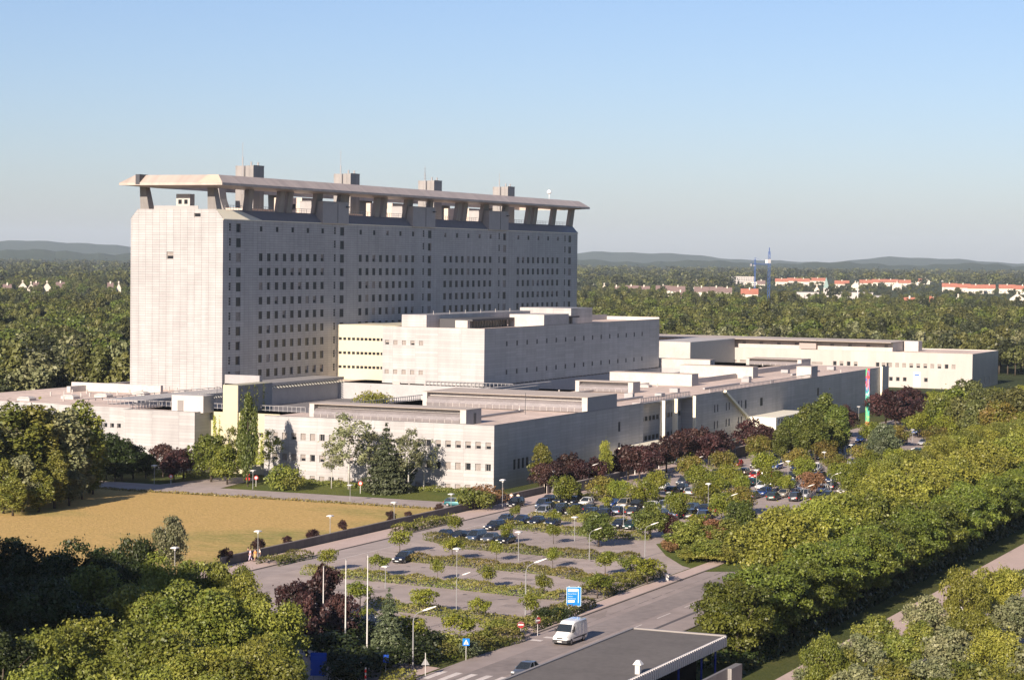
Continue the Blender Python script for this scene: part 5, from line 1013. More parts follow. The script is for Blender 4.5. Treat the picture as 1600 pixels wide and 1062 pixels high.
for i in range(26):
    o = bk if i == 0 else copy_tree(bk); o.location = (418+i*1.05+random.uniform(-.2, .2), 160.4+random.uniform(-.3, .3), .05); o.rotation_euler = (0, 0, PI/2+random.uniform(-.25, .25)); bl.append(o)
    for ch in o.children:
        if ch.name.startswith('frame'): ch.material_slots[0].link = 'OBJECT'; ch.material_slots[0].material = random.choice([REDP, SIGNB, WHITEM, DARKM, POLE, CARP['teal'], CARP['silver']])
label_row(bl, 'bicycle in the rack below the purple plum trees', 'bicycle', 'bicycles parked along the walkway')

# ------------------------------------------------------------------ hedges and planting
HG = 'hedges between the car park rows'
for pts, w, h, mt, lab in (
    ([(299.0, 148.0), (292.5, 139), (291, 122), (291.5, 112)], 2.6, 1.0, L_HEDGE, 'curved hedge behind the lone black estate car'),
    ([(276.8, 141.5), (275.2, 130), (273.6, 116), (268.6, 108.5)], 2.4, 1.0, L_HEDGE, 'middle hedge running right from the lone black estate car'),
    ([(258.5, 146.5), (257.8, 138), (256.2, 122), (253.6, 107)], 2.5, 1.0, L_HEDGE, 'pink tipped long hedge below the lone black estate car'),
    ([(238.3, 126), (236.5, 119), (233.5, 106), (231.5, 103.5)], 2.4, .9, L_HEDGE, 'nearest hedge with pink flowering tips above the spruce'),
    ([(318.5, 145.5), (315.5, 134), (314, 124), (315, 119)], 2.4, 1.0, L_HEDGE, 'hedge in front of the large bushy tree'),
    ([(331.5, 146), (331.5, 133), (331, 121)], 2.2, .9, L_HEDGE, 'hedge between the double rows of dark cars'),
    ([(348.6, 152), (348.6, 120)], 1.6, .7, L_HEDGE, 'low planting strip in the middle of the long double row'),
    ([(362, 154.5), (364, 140), (366, 120)], 4.5, 1.1, L_BUSH, 'green bank behind the long double row'),
    ([(208.5, 103.5), (214, 101.9), (224, 101)], 3.4, 1.2, L_HEDGE, 'red tipped shrub island between the two signs at the main road'),
    ([(229, 102.2), (240, 102.4), (250, 103)], 3.0, 1.1, L_HEDGE, 'shrub border behind the white van'),
    ([(256, 104.8), (268, 105.5), (280, 105.2)], 3.6, 1.2, L_BUSH, 'green shrub border right of the blue direction sign'),
    ([(292, 102), (300, 103.5), (318, 106)], 5.5, 1.0, L_BUSH, 'rounded green hedge on the corner of the side entrance'),
    ([(302, 155.3), (312, 155.2), (320, 154.9)], 1.8, 1.3, L_BUSH, 'shrubs growing over the sidewalk by the garden wall'),
    ([(262, 154.6), (272, 154.4)], 3, 1.0, L_HEDGE, 'brownish shrubs in front of the walkers'),
    ([(190, 98), (198, 101.5)], 3.0, .8, L_BUSH, 'shrub patch at the foot of the tall street lamp'),
    ([(374, 161.5), (400, 162.5), (440, 163.5), (452, 158)], 2.4, 1.1, L_BUSH, 'green hedge along the walkway below the plums'),
    ([(362, 170), (361, 190), (361.5, 212)], 3.2, .7, L_BUSH, 'low green planting at the foot of the windowed facade'),
    ([(362, 228), (361, 240), (360, 250)], 3.2, .9, L_BUSH, 'green planting left of the rear driveway')):
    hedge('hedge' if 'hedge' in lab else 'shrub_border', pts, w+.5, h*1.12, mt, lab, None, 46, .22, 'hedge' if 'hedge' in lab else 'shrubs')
hedge('tall_grass', [(335, 162), (334.6, 200), (334, 240)], 1.2, .35, leafmat('grass_blades', (.16, .14, .04), (.34, .24, .08)), 'tall dry grass along the rear road', None, 20, .3, 'grass')['kind'] = 'stuff'

def creeper(x, y0, y1, z0, z1, axis, n, m_, label):
    t = RNG.random(n); h = RNG.random(n)**1.3; a = y0+(y1-y0)*t; z = z0+(z1-z0)*h; k = (np.sin(a*2.1)+np.sin(a*5.3+1)+RNG.normal(size=n)*.4) > (h*2.4-1.3); a, z = a[k], z[k]; d = RNG.random(len(a))*.35
    Pp = np.stack([np.full(len(a), x)-d, a, z], 1) if axis == 'x' else np.stack([a, np.full(len(a), x)-d, z], 1); Nn = np.tile([-1, 0, .4] if axis == 'x' else [0, -1, .4], (len(a), 1))+RNG.normal(size=(len(a), 3))*.5
    c = Pp.mean(0); Pp = Pp-c; o = bpy.data.objects.new('climbing_plant', leafmesh('climbing_plant', Pp, Nn, .26*RNG.uniform(.6, 1.4, len(a)), RNG.random(len(a)), m_)); COL.objects.link(o); o.location = [float(q) for q in c]; setp(o, label, 'climbing plant')
creeper(BX+5.9, 217.2, 231.5, 2, 11.2, 'x', 11000, leafmat('leaves_climber', (.26, .29, .03), (.50, .48, .08)), 'yellow green climbing plant spreading over the recessed cream wall')
creeper(BY+57.15, 371.6, 382, 2, 17, 'y', 5200, L_BUSH, 'dark green creeper on the shaded side of the stair tower')
# near trees: (x, y of the crown top in the photograph, height, kind, label, scale of width)
def tree_top(pr, x, y, h, lab=None, grp=None, base_h=12.0, wide=1.0, matl=None):
    p = P(x, y, h); return pr.place((float(p[0]), float(p[1]), 0), h/base_h, lab, grp, 1.0, matl, wide)
def tree_base(pr, x, y, h, lab=None, grp=None, base_h=12.0, wide=1.0, matl=None):
    p = P(x, y, 0); return pr.place((float(p[0]), float(p[1]), 0), h/base_h, lab, grp, 1.0, matl, wide)
FG = 'trees in the foreground at lower left'; fgl = []
for x, y, h, w_, mt in ((-30, 850, 13, 1, L_DKSHADE), (20, 836, 13.5, 1, L_DKSHADE), (72, 853, 13, .9, L_DKSHADE), (118, 848, 13, .9, L_DKSHADE), (165, 852, 12.5, .8, L_DKSHADE), (208, 828, 13, .6, L_DKSHADE), (240, 868, 12, .8, L_MAPLE), (300, 872, 11.5, .85, None), (350, 868, 11.5, .7, None), (386, 897, 11, .8, None), (-20, 905, 13, 1, L_DKSHADE), (40, 910, 12.5, 1, L_DKSHADE), (95, 905, 12.5, 1, L_DKSHADE), (150, 880, 12, .95, None), (215, 905, 12, .9, None), (275, 910, 12, 1, None), (335, 915, 12, 1, None), (410, 925, 11, .95, None), (0, 985, 12, 1, L_DKSHADE), (75, 980, 11.5, .95, None), (140, 955, 11.5, 1, None), (205, 975, 11.5, 1, None), (270, 980, 11.5, 1, None), (330, 1000, 11, 1, None), (395, 1000, 11, 1, None), (418, 985, 10, .8, None), (60, 1030, 11, .8, None), (250, 1045, 11, 1, None), (160, 1050, 11, .9, None), (400, 1058, 9, .8, None), (340, 1055, 11, .9, None), (20, 1060, 11, .9, L_DKSHADE)):
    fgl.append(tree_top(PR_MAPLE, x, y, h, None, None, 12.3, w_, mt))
far_, mid_, near_ = [], [], []
for o in fgl: (far_ if o.location.x > 190 else mid_ if o.location.x > 160 else near_).append(o)
for l, w in ((far_, 'bordering the dry meadow'), (mid_, 'in the middle of the foreground grove'), (near_, 'nearest to us in the foreground grove')): label_row(l, 'dense leafy maple '+w, 'tree', FG)
tree_top(PR_BROAD, 267, 799, 8.5, 'grey green willow like tree standing free before the meadow', None, 12.1, .62, L_BIRCH)
for x, y, h, lab in ((504, 880, 6.8, 'tall dark purple plum tree beside the first flagpole'), (460, 900, 6, 'dark purple plum at the edge of the lane shade'), (480, 930, 6.5, 'purple plum low behind the first flagpole'), (530, 925, 6.0, 'purple plum between the first two flagpoles')): tree_top(PR_PLUM, x, y, h, lab, None, 5.4, .76)
for x, y, h, lab in ((403, 838, 2.5, 'small dark red sapling behind the walkers'), (352, 856, 2.4, 'small dark sapling left of the walkers'), (449, 836, 1.7, 'tiny reddish sapling on the meadow edge, next right of the walkers'), (490, 824, 2.4, 'dark red sapling on the meadow by the garden wall'), (536, 812, 2.0, 'dark red sapling between two meadow lamps'), (612, 797, 2.4, 'dark bush with red leaves before the garden wall lamp'), (638, 797, 1.5, 'small plum bush on the meadow tip'), (686, 786, 1.8, 'dark plum bush at the end of the meadow')): tree_top(PR_PLUM, x, y, h, lab, None, 5.4, .9)
tree_base(PR_SPR, 607, 1030, 7.9, 'blue green spruce right of the flagpoles', None, 9)
tree_top(PR_GLOBE, 563, 905, 3.4, 'dark shaded globe maple between the flagpoles', None, 3.9, 1.2)
for x, y, h, lab in ((640, 958, 4.2, 'small leafy tree behind the spruce'), (720, 955, 3.6, 'small yellow green maple with a few red leaves'), (575, 945, 3.2, 'shaded bush below the third flagpole')): tree_top(PR_GLOBE, x, y, h, lab, None, 3.9, 1.25)
tree_top(PR_SHRUB, 584, 962, 2.6, 'white flowering shrub left of the spruce', None, 2.3, .9, leafmat('white_blossom', (.45, .43, .40), (.65, .62, .58)))['category'] = 'shrub'
SB = []
for x, y, h, w_, mt in ((640, 1000, 2.6, 1.2, L_DKSHADE), (665, 985, 2.6, 1.1, L_DKSHADE), (600, 1012, 2.4, 1.2, L_DKSHADE), (560, 1010, 3.0, 1.3, L_DKSHADE), (520, 990, 3.2, 1.3, L_DKSHADE), (545, 965, 3, 1.2, L_DKSHADE), (702, 990, 2.0, 1.3, None), (755, 985, 1.7, 1.4, None), (775, 968, 1.6, 1.3, None), (795, 972, 1.5, 1.3, None), (735, 1003, 1.6, 1.2, L_SPR), (850, 950, 1.7, 1, L_DKSHADE), (872, 948, 1.6, 1, L_DKSHADE), (540, 1030, 2.5, 1.3, L_DKSHADE), (600, 960, 2, 1, L_BIRCH)): SB.append(tree_top(PR_SHRUB, x, y, h, None, None, 2.3, w_, mt))
label_row(SB, 'rounded shrub in the planting near the main road', 'shrub', 'shrubs by the lower car park corner')
GG = 'small globe maples in the near car park'; gl = []
for x, y, h, w_ in ((625, 826, 3.5, 1.25), (593, 863, 3.2, 1.05), (684, 871, 3.0, .75), (711, 803, 3.3, 1.1), (707, 837, 3.4, 1.2), (776, 842, 3.1, .85), (791, 816, 3.2, .95), (805, 787, 3.0, .8), (763, 880, 3.2, .95), (661, 916, 3.4, 1.25), (750, 930, 3.1, .95), (851, 893, 3.2, .9), (830, 925, 3.2, 1.0), (865, 816, 3.2, .85), (864, 853, 3.0, .9), (512, 855, 3.2, 1.1), (934, 892, 3.4, 1.25), (888, 768, 0, 0), (946, 858, 3.5, 1.0), (1012, 868, 3.8, 1.35), (985, 866, 3.2, 1.1), (868, 793, 2.9, .8), (948, 774, 3.0, .8), (1093, 905, 0, 0)):
    if h: gl.append(tree_top(PR_GLOBE, x, y, h, None, None, 3.9, w_))
label_row(gl, 'small round headed maple on a thin stem', 'tree', GG)
gl = []
for x, y, h, w_, mt in ((882, 742, 5.2, .95, None), (942, 744, 4.6, 1, L_GLOBR), (968, 750, 4.2, .9, L_GLOBE), (1008, 747, 5.0, 1, None), (1025, 735, 4.6, .9, None), (1078, 712, 5, .95, L_GLOBR), (1093, 725, 5, 1.0, None), (1102, 750, 4.5, .95, None), (1133, 705, 5, 1.05, L_GLOBR), (1138, 725, 4.6, 1, None), (1118, 740, 4.6, 1, None), (1185, 680, 5.5, 1, L_GLOBR), (1193, 705, 5, 1.05, None), (1206, 731, 4.6, 1, None), (1155, 760, 4.8, 1, L_GLOBR), (1128, 768, 4.8, 1, None), (1246, 700, 5, 1.0, L_GLOBR), (1255, 716, 4.6, 1, None), (1289, 686, 5, 1.05, L_GLOBR), (1304, 706, 4.6, 1, L_GLOBR), (1315, 722, 4.8, 1, None), (1349, 692, 5, 1.1, L_GLOBR), (1362, 704, 5, 1, None), (1268, 737, 4.5, 1, L_RED), (1330, 735, 5, 1, None), (1385, 720, 5, 1, L_GLOBR), (1060, 768, 4.6, .9, None), (1160, 740, 3.8, .8, None), (1228, 742, 3.6, .8, None), (1400, 700, 5, 1, None), (1342, 715, 5, 1, None)):
    gl.append(tree_top(PR_GLOBL, x, y, h, None, None, 5.7, w_*.95, mt))
label_row(gl, 'dense round crowned maple between the parked cars', 'tree', 'round maples in the far car park')
gl = []
for r_, u in enumerate((505, 530, 556, 584, 614, 646, 680)):
    for k in range(6 if r_ < 5 else 7):
        v = 104+k*8.4+random.uniform(-1.2, 1.2)+(r_ % 2)*3
        if u in (530, 556) and 136 < v: continue
        gl.append((r_, PR_GLOBL.place((u+random.uniform(-2.5, 2.5), v, 0), random.uniform(.85, 1.12), None, None, 1, random.choice((None, L_GLOBR, L_GLOBR, L_GLOBE)), 1.15)))
for r_ in range(7): label_row([o for q, o in gl if q == r_], ['round maple with rusty top, first row past the poplars', 'round maple with rusty top, second row past the poplars', 'round maple in the row level with the art column', 'round maple in the row just behind the art column', 'round maple in the fifth distant row', 'round maple in the sixth distant row', 'round maple in the farthest row before the white wing'][r_], 'tree', 'round maples in the far car park')
for pr, x, y, h, bh, w_, mt, lab in (
    (PR_BROAD, 936, 795, 5.6, 12.1, 1.15, None, 'large bushy tree in the near car park beside the dark cars'),
    (PR_BROAD, 1016, 778, 6.2, 12.1, 1.0, None, 'big green tree behind the curved arm lamp of the side entrance'),
    (PR_BROAD, 1045, 800, 4.0, 12.1, 1.1, L_PLUM, 'dark reddish bush behind the side entrance lamp'),
    (PR_BROAD, 1075, 808, 5.2, 12.1, 1.4, L_BUSH, 'broad brownish bush on the side entrance corner, left half'),
    (PR_BROAD, 1095, 798, 5.6, 12.1, 1.3, L_MAPLE, 'tall bush behind the two brownish corner bushes'),
    (PR_BROAD, 1135, 806, 5.4, 12.1, 1.3, L_BUSH, 'broad brownish bush next to the open dark tree'),
    (PR_BROAD, 1105, 838, 3.6, 12.1, 1.9, L_BUSH, 'low spreading bush in front of the corner bushes'),
    (PR_BROAD, 1116, 806, 5.2, 12.1, 1.3, L_RED, 'reddish brown bush between the corner bushes'),
    (PR_BROAD, 1047, 838, 2.4, 12.1, 1.5, L_RED, 'low reddish shrub at the corner of the side entrance'),
    (PR_BROAD, 1158, 775, 7.0, 12.1, 1.0, None, 'open dark tree before the avenue'),
    (PR_BROAD, 1075, 850, 2.4, 12.1, 1.6, L_BUSH, 'low green shrub below the brownish bush'),
    (PR_BROAD, 1140, 850, 2.8, 12.1, 1.5, L_BUSH, 'low green shrub at the foot of the open dark tree'),
    (PR_POP, 906, 754, 3.6, 14.7, .5, L_YEL, 'narrow yellow green cypress by the ramp wall'),
    (PR_SHRUB, 920, 800, 2.0, 2.3, 1.0, None, 'small round bush among the parked cars'),
    (PR_SHRUB, 898, 790, 2.0, 2.3, 1.0, None, 'small round bush left of the narrow cypress'),
    (PR_POP, 845, 683, 9.5, 14.7, 1.0, L_BUSH, 'light green tree against the long facade near its corner'),
    (PR_POP, 820, 705, 6, 14.7, 1.1, L_BUSH, 'green shrub tree at the corner of the long facade'),
    (PR_POP, 945, 685, 8.5, 14.7, .8, L_YEL, 'light green tree rising behind the garden pavilion'),
    (PR_SHRUB, 742, 766, 3.4, 2.3, 1.2, None, 'green bush at the corner of the windowed facade'),
    (PR_SHRUB, 758, 760, 3.6, 2.3, 1.0, L_RED, 'brownish bush at the corner of the windowed facade')): tree_top(pr, x, y, h, lab, None, bh, w_, mt)
gl = []
for x, y, h in ((848, 722, 5.6), (866, 715, 6), (888, 708, 6.2), (905, 718, 5.4), (982, 690, 7.5), (968, 702, 6), (1000, 695, 7), (1020, 690, 6.6), (1042, 682, 7.2), (1060, 672, 7.6), (1075, 665, 7.8), (1092, 668, 7.4), (1108, 676, 7), (1124, 668, 7), (1172, 655, 7.6), (1190, 662, 7.2), (1205, 668, 6.5), (930, 715, 5.6)): gl.append(tree_top(PR_PLUM, x, y, h, None, None, 5.4, 1.0))
label_row(gl, 'purple leaved plum tree along the long facade', 'tree', 'purple plums along the long facade')
gl = [tree_top(PR_PLUM, x, y, h, None, None, 5.4, 1.0) for x, y, h in ((255, 692, 6.6), (287, 696, 6.4), (272, 706, 5.6))]; label_row(gl, 'dark purple plum before the left block', 'tree', 'purple plums at the left block')
gl = [tree_top(PR_PLUM, x, y, h, None, None, 5.4, 1.1) for x, y, h in ((1322, 632, 8), (1385, 605, 10.5), (1400, 612, 10), (1418, 603, 10.5), (1432, 618, 9), (1440, 628, 8))]; label_row(gl, 'tall purple plum beside the art column', 'tree', 'purple plums near the art column')
gl = [tree_top(PR_POP, x, y, h, None, None, 14.9, w_) for x, y, h, w_ in ((1238, 640, 10.5, 1.3), (1262, 628, 12, 1.3), (1290, 608, 14, 1.25), (1310, 622, 12.5, 1.2), (1275, 640, 11, 1.3), (1318, 645, 9, 1.0), (1222, 655, 9, 1.2), (1250, 655, 9, 1.3), (1300, 650, 9, 1.3))]; label_row(gl, 'tall grey green poplar in the clump before the long facade', 'tree', 'poplars before the long facade')
for x, y, h, lab in ((1382, 655, 9.5, 'broad dark conifer like tree right of the art column'), (1375, 678, 7, 'lower dark tree in front of the art column')): tree_top(PR_BROAD, x, y, h, lab, None, 12.1, .9, L_SPR)
# trees before the front facade
gl = [tree_base(PR_POP, x, y, h, None, None, 14.9, w_) for x, y, h, w_ in ((-15, 792, 17, 1.4), (20, 790, 16.5, 1.5), (55, 786, 16.5, 1.4), (92, 782, 16.8, 1.4), (122, 776, 16.0, 1.35), (140, 770, 12, 1.2), (35, 800, 10, 1.3), (85, 794, 9, 1.4), (5, 802, 9, 1.3), (128, 780, 8, 1.3), (-40, 800, 15, 1.4), (60, 800, 7, 1.7), (108, 790, 6.5, 1.8), (20, 806, 6, 1.8), (145, 772, 6, 1.8), (75, 775, 15, 1.5), (35, 776, 15, 1.5))]
[setattr(o, 'scale', [c*1.07 for c in o.scale]) for o in gl]; [setattr(o.children[0].material_slots[0], 'link', 'OBJECT') or setattr(o.children[0].material_slots[0], 'material', L_BUSH if i % 3 else L_BIRCH) for i, o in enumerate(gl)]; label_row(gl, 'tall leafy tree in the thick clump left of the hospital', 'tree', 'clump of tall trees at left')
gl = [tree_base(PR_BROAD, x, y, h, None, None, 12.1, w_, L_DKSHADE) for x, y, h, w_ in ((165, 750, 9.5, 1.1), (190, 750, 8.5, 1.1), (208, 748, 7, 1.1), (228, 747, 5, 1.1), (150, 752, 8, 1.1), (180, 752, 5, 1.3))]; label_row(gl, 'dark shaded tree before the left block', 'tree', 'dark trees before the left block')
tree_base(PR_BROAD, 330, 753, 9.4, 'broad green maple before the recessed cream wall', None, 12.1, 1.0, L_MAPLE); tree_base(PR_BROAD, 355, 757, 8.0, 'second green maple right beside the broad one', None, 12.1, 1.0, L_MAPLE)
tree_base(PR_POP, 387, 760, 18.2, 'very tall slim tree covering the side of the stair tower', None, 14.9, .52); tree_base(PR_BIRCH, 357, 752, 12.5, 'airy yellow leaved tree lit up before the cream wall', None, 13.7, .9, L_YEL); tree_base(PR_BIRCH, 420, 752, 11.0, 'airy yellow green tree right of the very tall slim tree', None, 13.7, 1.1, L_YEL)
tree_base(PR_SHRUB, 440, 765, 4.2, 'brownish green bush at the left end of the windowed facade', None, 2.3, 1.0); tree_base(PR_SHRUB, 458, 766, 2.8, 'low bush right of the brownish one', None, 2.3, 1.0)
for x, y, h, w_, lab in ((518, 763, 10, 1.1, 'thin stemmed birch, left of the big one by the facade'), (545, 764, 15.5, 1.35, 'tallest birch in front of the windowed facade'), (575, 762, 12.5, 1.2, 'pale birch between the tallest birch and dark spruce'), (638, 770, 13, 1.1, 'white stemmed birch right of the dark spruce'), (662, 766, 11.5, 1.1, 'rightmost birch before the windowed facade')): tree_base(PR_BIRCH, x, y, h, lab, 'birches before the windowed facade', 13.7, w_)
tree_base(PR_SPR, 603, 770, 13.2, 'dense dark green conifer between the birches', None, 9, 1.15, None); tree_base(PR_BROAD, 622, 768, 7.5, 'lower dark tree joined to the dense dark conifer', None, 12.1, .9, L_SPR)
tree_base(PR_BIRCH, 545, 640, 1, 'small roof garden bush beside the link roof', None, 13.7) if False else None
o = PR_SHRUB.place((441, 233, 7.8), 1.9, 'green tree growing up from the sunken roof court'); o['category'] = 'shrub'
# the avenue
gl = []; u = 261.5; i = 0
while u < 700: gl.append(PR_PLANE.place((u, 82.6+random.uniform(-.5, .5), 0), random.uniform(.98, 1.1)*(1 if u < 500 else .95), None, None, 1, None, 1.02)); u += 8.6+random.uniform(-.6, .6)
label_row(gl, 'yellow green plane tree in the upper avenue row', 'tree', 'upper row of avenue trees')
gl = []; u = 221
while u < 520: gl.append(PR_HORN.place((u, 73.8+random.uniform(-.5, .5), 0), random.uniform(.92, 1.05), None, None, 1, None, 1.0)); u += 6.6+random.uniform(-.5, .5)
label_row(gl, 'fresh green hornbeam in the lower avenue row', 'tree', 'lower row of avenue trees')
gl = []; u = 395
while u < 700: gl.append(PR_PLANE.place((u, 104.5+random.uniform(-.8, .8), 0), random.uniform(.55, .72), None, None, 1, random.choice((None, L_BUSH)), 1.0)); u += 9+random.uniform(-1, 1)
label_row(gl, 'medium yellow green tree between main road and car park', 'tree', 'trees between road and car park')
gl = []
for x, y, h, w_, k in ((1290, 985, 7.5, .6, 0), (1318, 1005, 6, .8, 1), (1372, 955, 5.5, .9, 1), (1345, 985, 6, .9, 2), (1447, 925, 6, .8, 2), (1507, 882, 9, .6, 0), (1562, 872, 8.5, .65, 0), (1405, 985, 5, .8, 1), (1440, 965, 5, .9, 1), (1520, 950, 7, .8, 0), (1485, 975, 6.5, .9, 2), (1590, 925, 6, 1.0, 2), (1560, 980, 7, .85, 0), (1400, 1025, 6, .9, 1), (1345, 1035, 5.5, 1.0, 2), (1455, 1020, 6, 1, 2), (1510, 1025, 7, 1, 1), (1575, 1030, 7, 1, 0), (1270, 1030, 4, .9, 2), (1300, 1045, 4, 1.0, 1), (1600, 1000, 6, 1, 2), (1380, 1058, 5, 1, 0), (1540, 1058, 6, 1, 2)):
    gl.append(tree_top((PR_PLANE, PR_BROAD, PR_BROAD)[k], x, y, h, None, None, 11.9, w_*1.15, (None, L_BUSH, L_BIRCH)[k]))
label_row(gl, 'open light green tree below the avenue', 'tree', 'mixed trees at lower right')
for x, y, lab in ((1503, 960, 'white noticeboard at the left below the avenue trees'), (1559, 931, 'white noticeboard at the right below the avenue trees')):
    c = P(x, y); t = empty('noticeboard', c, faceang(c), lab, 'sign'); m = MB(); m.box(-.3, .3, 0, .1, .2, 1.0); m.build('board', WHITEM, t); m = MB(); m.box(-.25, -.2, .02, .08, 0, .2); m.box(.2, .25, .02, .08, 0, .2); m.build('leg', POLE, t)

hedge('undergrowth', [(214, 73.6), (300, 73.8), (420, 74), (540, 74)], 4.5, 1.9, L_DKSHADE, 'dark undergrowth beneath the lower avenue row', None, 9, .5, 'shrubs')  # shade below the avenue crowns is put into the dark leaf colour
# trees between the right wing and the car park, and at the frame edge
gl = []
for x, y, h, w_, mt in ((1470, 612, 11, 1.0, L_MAPLE), (1492, 600, 12.5, 1.1, L_MAPLE), (1515, 588, 13, 1.1, L_FOR), (1540, 600, 13, 1.1, L_FOR), (1565, 605, 13, 1.1, L_FOR), (1590, 600, 14, 1.2, L_FOR), (1505, 615, 11, 1.1, L_FOR), (1530, 618, 11, 1.1, L_FOR), (1560, 622, 11, 1.1, L_GLOBR), (1590, 620, 11, 1.1, L_FOR), (1452, 622, 9, 1.0, L_FOR), (1478, 632, 8, 1.1, L_GLOBE)): gl.append(tree_top(PR_BROAD, x, y, h, None, None, 12.1, w_, mt))
label_row(gl, 'dark leafy tree at the foot of the far white wing', 'tree', 'trees before the far white wing')

# ------------------------------------------------------------------ the woods: front rows as individuals, the rest as one mass
def blocked(u, v):
    if 355 < u < 655 and 150 < v < 312: return True
    if 700 < u < 800 and 155 < v < 300: return True
    if 640 < u < 750 and 100 < v < 282: return True
    return False
protos = [PR_FOR, PR_FOR, PR_FORT, PR_CON]
edge = []
for D0, n_, xr, tag in ((620, 20, (-25, 215), 0), (640, 20, (-25, 215), 1), (665, 20, (-25, 215), 2), (695, 20, (-25, 215), 3), (735, 18, (-25, 215), 4), (880, 40, (1030, 1625), 5), (905, 40, (895, 1625), 6), (935, 44, (890, 1625), 7), (970, 44, (885, 1625), 8)):
    for k in range(n_):
        x = xr[0]+(xr[1]-xr[0])*(k+random.uniform(.15, .85))/n_; p = at_depth(x, D0+random.uniform(-9, 9)/(math.cos(.2)))
        if blocked(p[0], p[1]): continue
        if tag < 5: pr = random.choice((PR_FOR, PR_FORT, PR_FORT, PR_FOR, PR_CON))
        else: pr = random.choice((PR_FOR, PR_FOR, PR_FOR, PR_FORT))
        if tag < 3 and 110 < x < 180: pr = PR_FORT
        s = random.uniform(.8, 1.2)*(1.0 if pr is not PR_FORT else .95)*(.93 if tag >= 5 else 1)
        edge.append((tag, pr.place((float(p[0]), float(p[1]), 0), s, None, None, 1, random.choice((None, None, None, L_POP, L_FORD, L_BIRCH)) if pr is not PR_CON else None, 1.05)))
WT = ['wood tree left of the tower, front row', 'wood tree left of the tower, second row', 'wood tree left of the tower, third row', 'wood tree left of the tower, fourth row', 'wood tree left of the tower, fifth row', 'wood tree behind the white wing, front row', 'wood tree behind the white wing, second row', 'wood tree behind the white wing, third row', 'wood tree behind the white wing, fourth row']
for t_ in range(9): label_row([o for q, o in edge if q == t_], WT[t_], 'tree', 'trees at the edge of the woods')
def scatter(name, cells, protos_, label, hscale=1.0):
    pts = []; sc = []; ix = []
    for (D0, D1, dd, x0, x1, keep, s0) in cells:
        D = D0
        while D < D1:
            wpx = (x1-x0); n = max(1, int(wpx*D/F/ (dd*1.0)))
            for k in range(n):
                if random.random() > keep: continue
                x = x0+wpx*(k+random.random())/n; p = at_depth(x, D+random.uniform(-.5, .5)*dd)
                if blocked(p[0], p[1]): continue
                q = math.sin(p[0]*.011+2)+math.sin(p[1]*.017+p[0]*.004)+.7*math.sin(p[0]*.031-p[1]*.027)+random.uniform(-.9, .9); npr = len(protos_)
                i_ = (random.randrange(npr-2, npr) if q > 1.15 else random.randrange(npr-4, npr-2) if q > .7 else random.randrange(0, max(1, npr-4))) if npr > 4 else (2 if q > .9 else random.randrange(2))
                hh = 1+.16*math.sin(p[0]*.023+p[1]*.013)+.10*math.sin(p[1]*.05)
                pts.append((float(p[0]), float(p[1]), 0.0)); sc.append(s0*hh*random.uniform(.68, 1.12)*hscale); ix.append(i_)
            D += dd*(1 if D < 1500 else 1.3)
    me = bpy.data.meshes.new(name); me.from_pydata(pts, [], [])
    a = me.attributes.new('ts', 'FLOAT', 'POINT'); a.data.foreach_set('value', sc); b = me.attributes.new('ti', 'INT', 'POINT'); b.data.foreach_set('value', ix)
    o = bpy.data.objects.new(name, me); COL.objects.link(o)
    ng = bpy.data.node_groups.new(name, 'GeometryNodeTree'); ng.interface.new_socket('Geometry', in_out='INPUT', socket_type='NodeSocketGeometry'); ng.interface.new_socket('Geometry', in_out='OUTPUT', socket_type='NodeSocketGeometry')
    N = ng.nodes; L = ng.links; gi = N.new('NodeGroupInput'); go_ = N.new('NodeGroupOutput'); jn = N.new('GeometryNodeJoinGeometry')
    for mesh_o in reversed(protos_):
        oi = N.new('GeometryNodeObjectInfo'); oi.inputs['Object'].default_value = mesh_o; oi.transform_space = 'ORIGINAL'; oi.inputs['As Instance'].default_value = True; L.new(oi.outputs['Geometry'], jn.inputs[0])
    ip = N.new('GeometryNodeInstanceOnPoints'); ip.inputs['Pick Instance'].default_value = True
    na = N.new('GeometryNodeInputNamedAttribute'); na.data_type = 'FLOAT'; na.inputs['Name'].default_value = 'ts'; nb = N.new('GeometryNodeInputNamedAttribute'); nb.data_type = 'INT'; nb.inputs['Name'].default_value = 'ti'
    rv = N.new('FunctionNodeRandomValue'); rv.data_type = 'FLOAT_VECTOR'; rv.inputs[0].default_value = (0, 0, 0); rv.inputs[1].default_value = (0, 0, 6.28)
    L.new(gi.outputs[0], ip.inputs['Points']); L.new(jn.outputs[0], ip.inputs['Instance']); L.new(na.outputs['Attribute'], ip.inputs['Scale']); L.new(nb.outputs['Attribute'], ip.inputs['Instance Index']); L.new(rv.outputs[0], ip.inputs['Rotation']); L.new(ip.outputs[0], go_.inputs[0])
    md = o.modifiers.new('trees', 'NODES'); md.node_group = ng
    o['kind'] = 'stuff'; o['label'] = label; o['category'] = 'wood'; print(name, len(pts)); return o
def crownobj(mesh, name):   # crowns already standing in the scene serve as the pattern
    for ob in COL.objects:
        if ob.type == 'MESH' and ob.data == mesh: return ob
CR = [crownobj(m_, '') for m_ in PR_FOR.cr+PR_FORT.cr+PR_CON.cr]
CR = [c for c in CR if c]
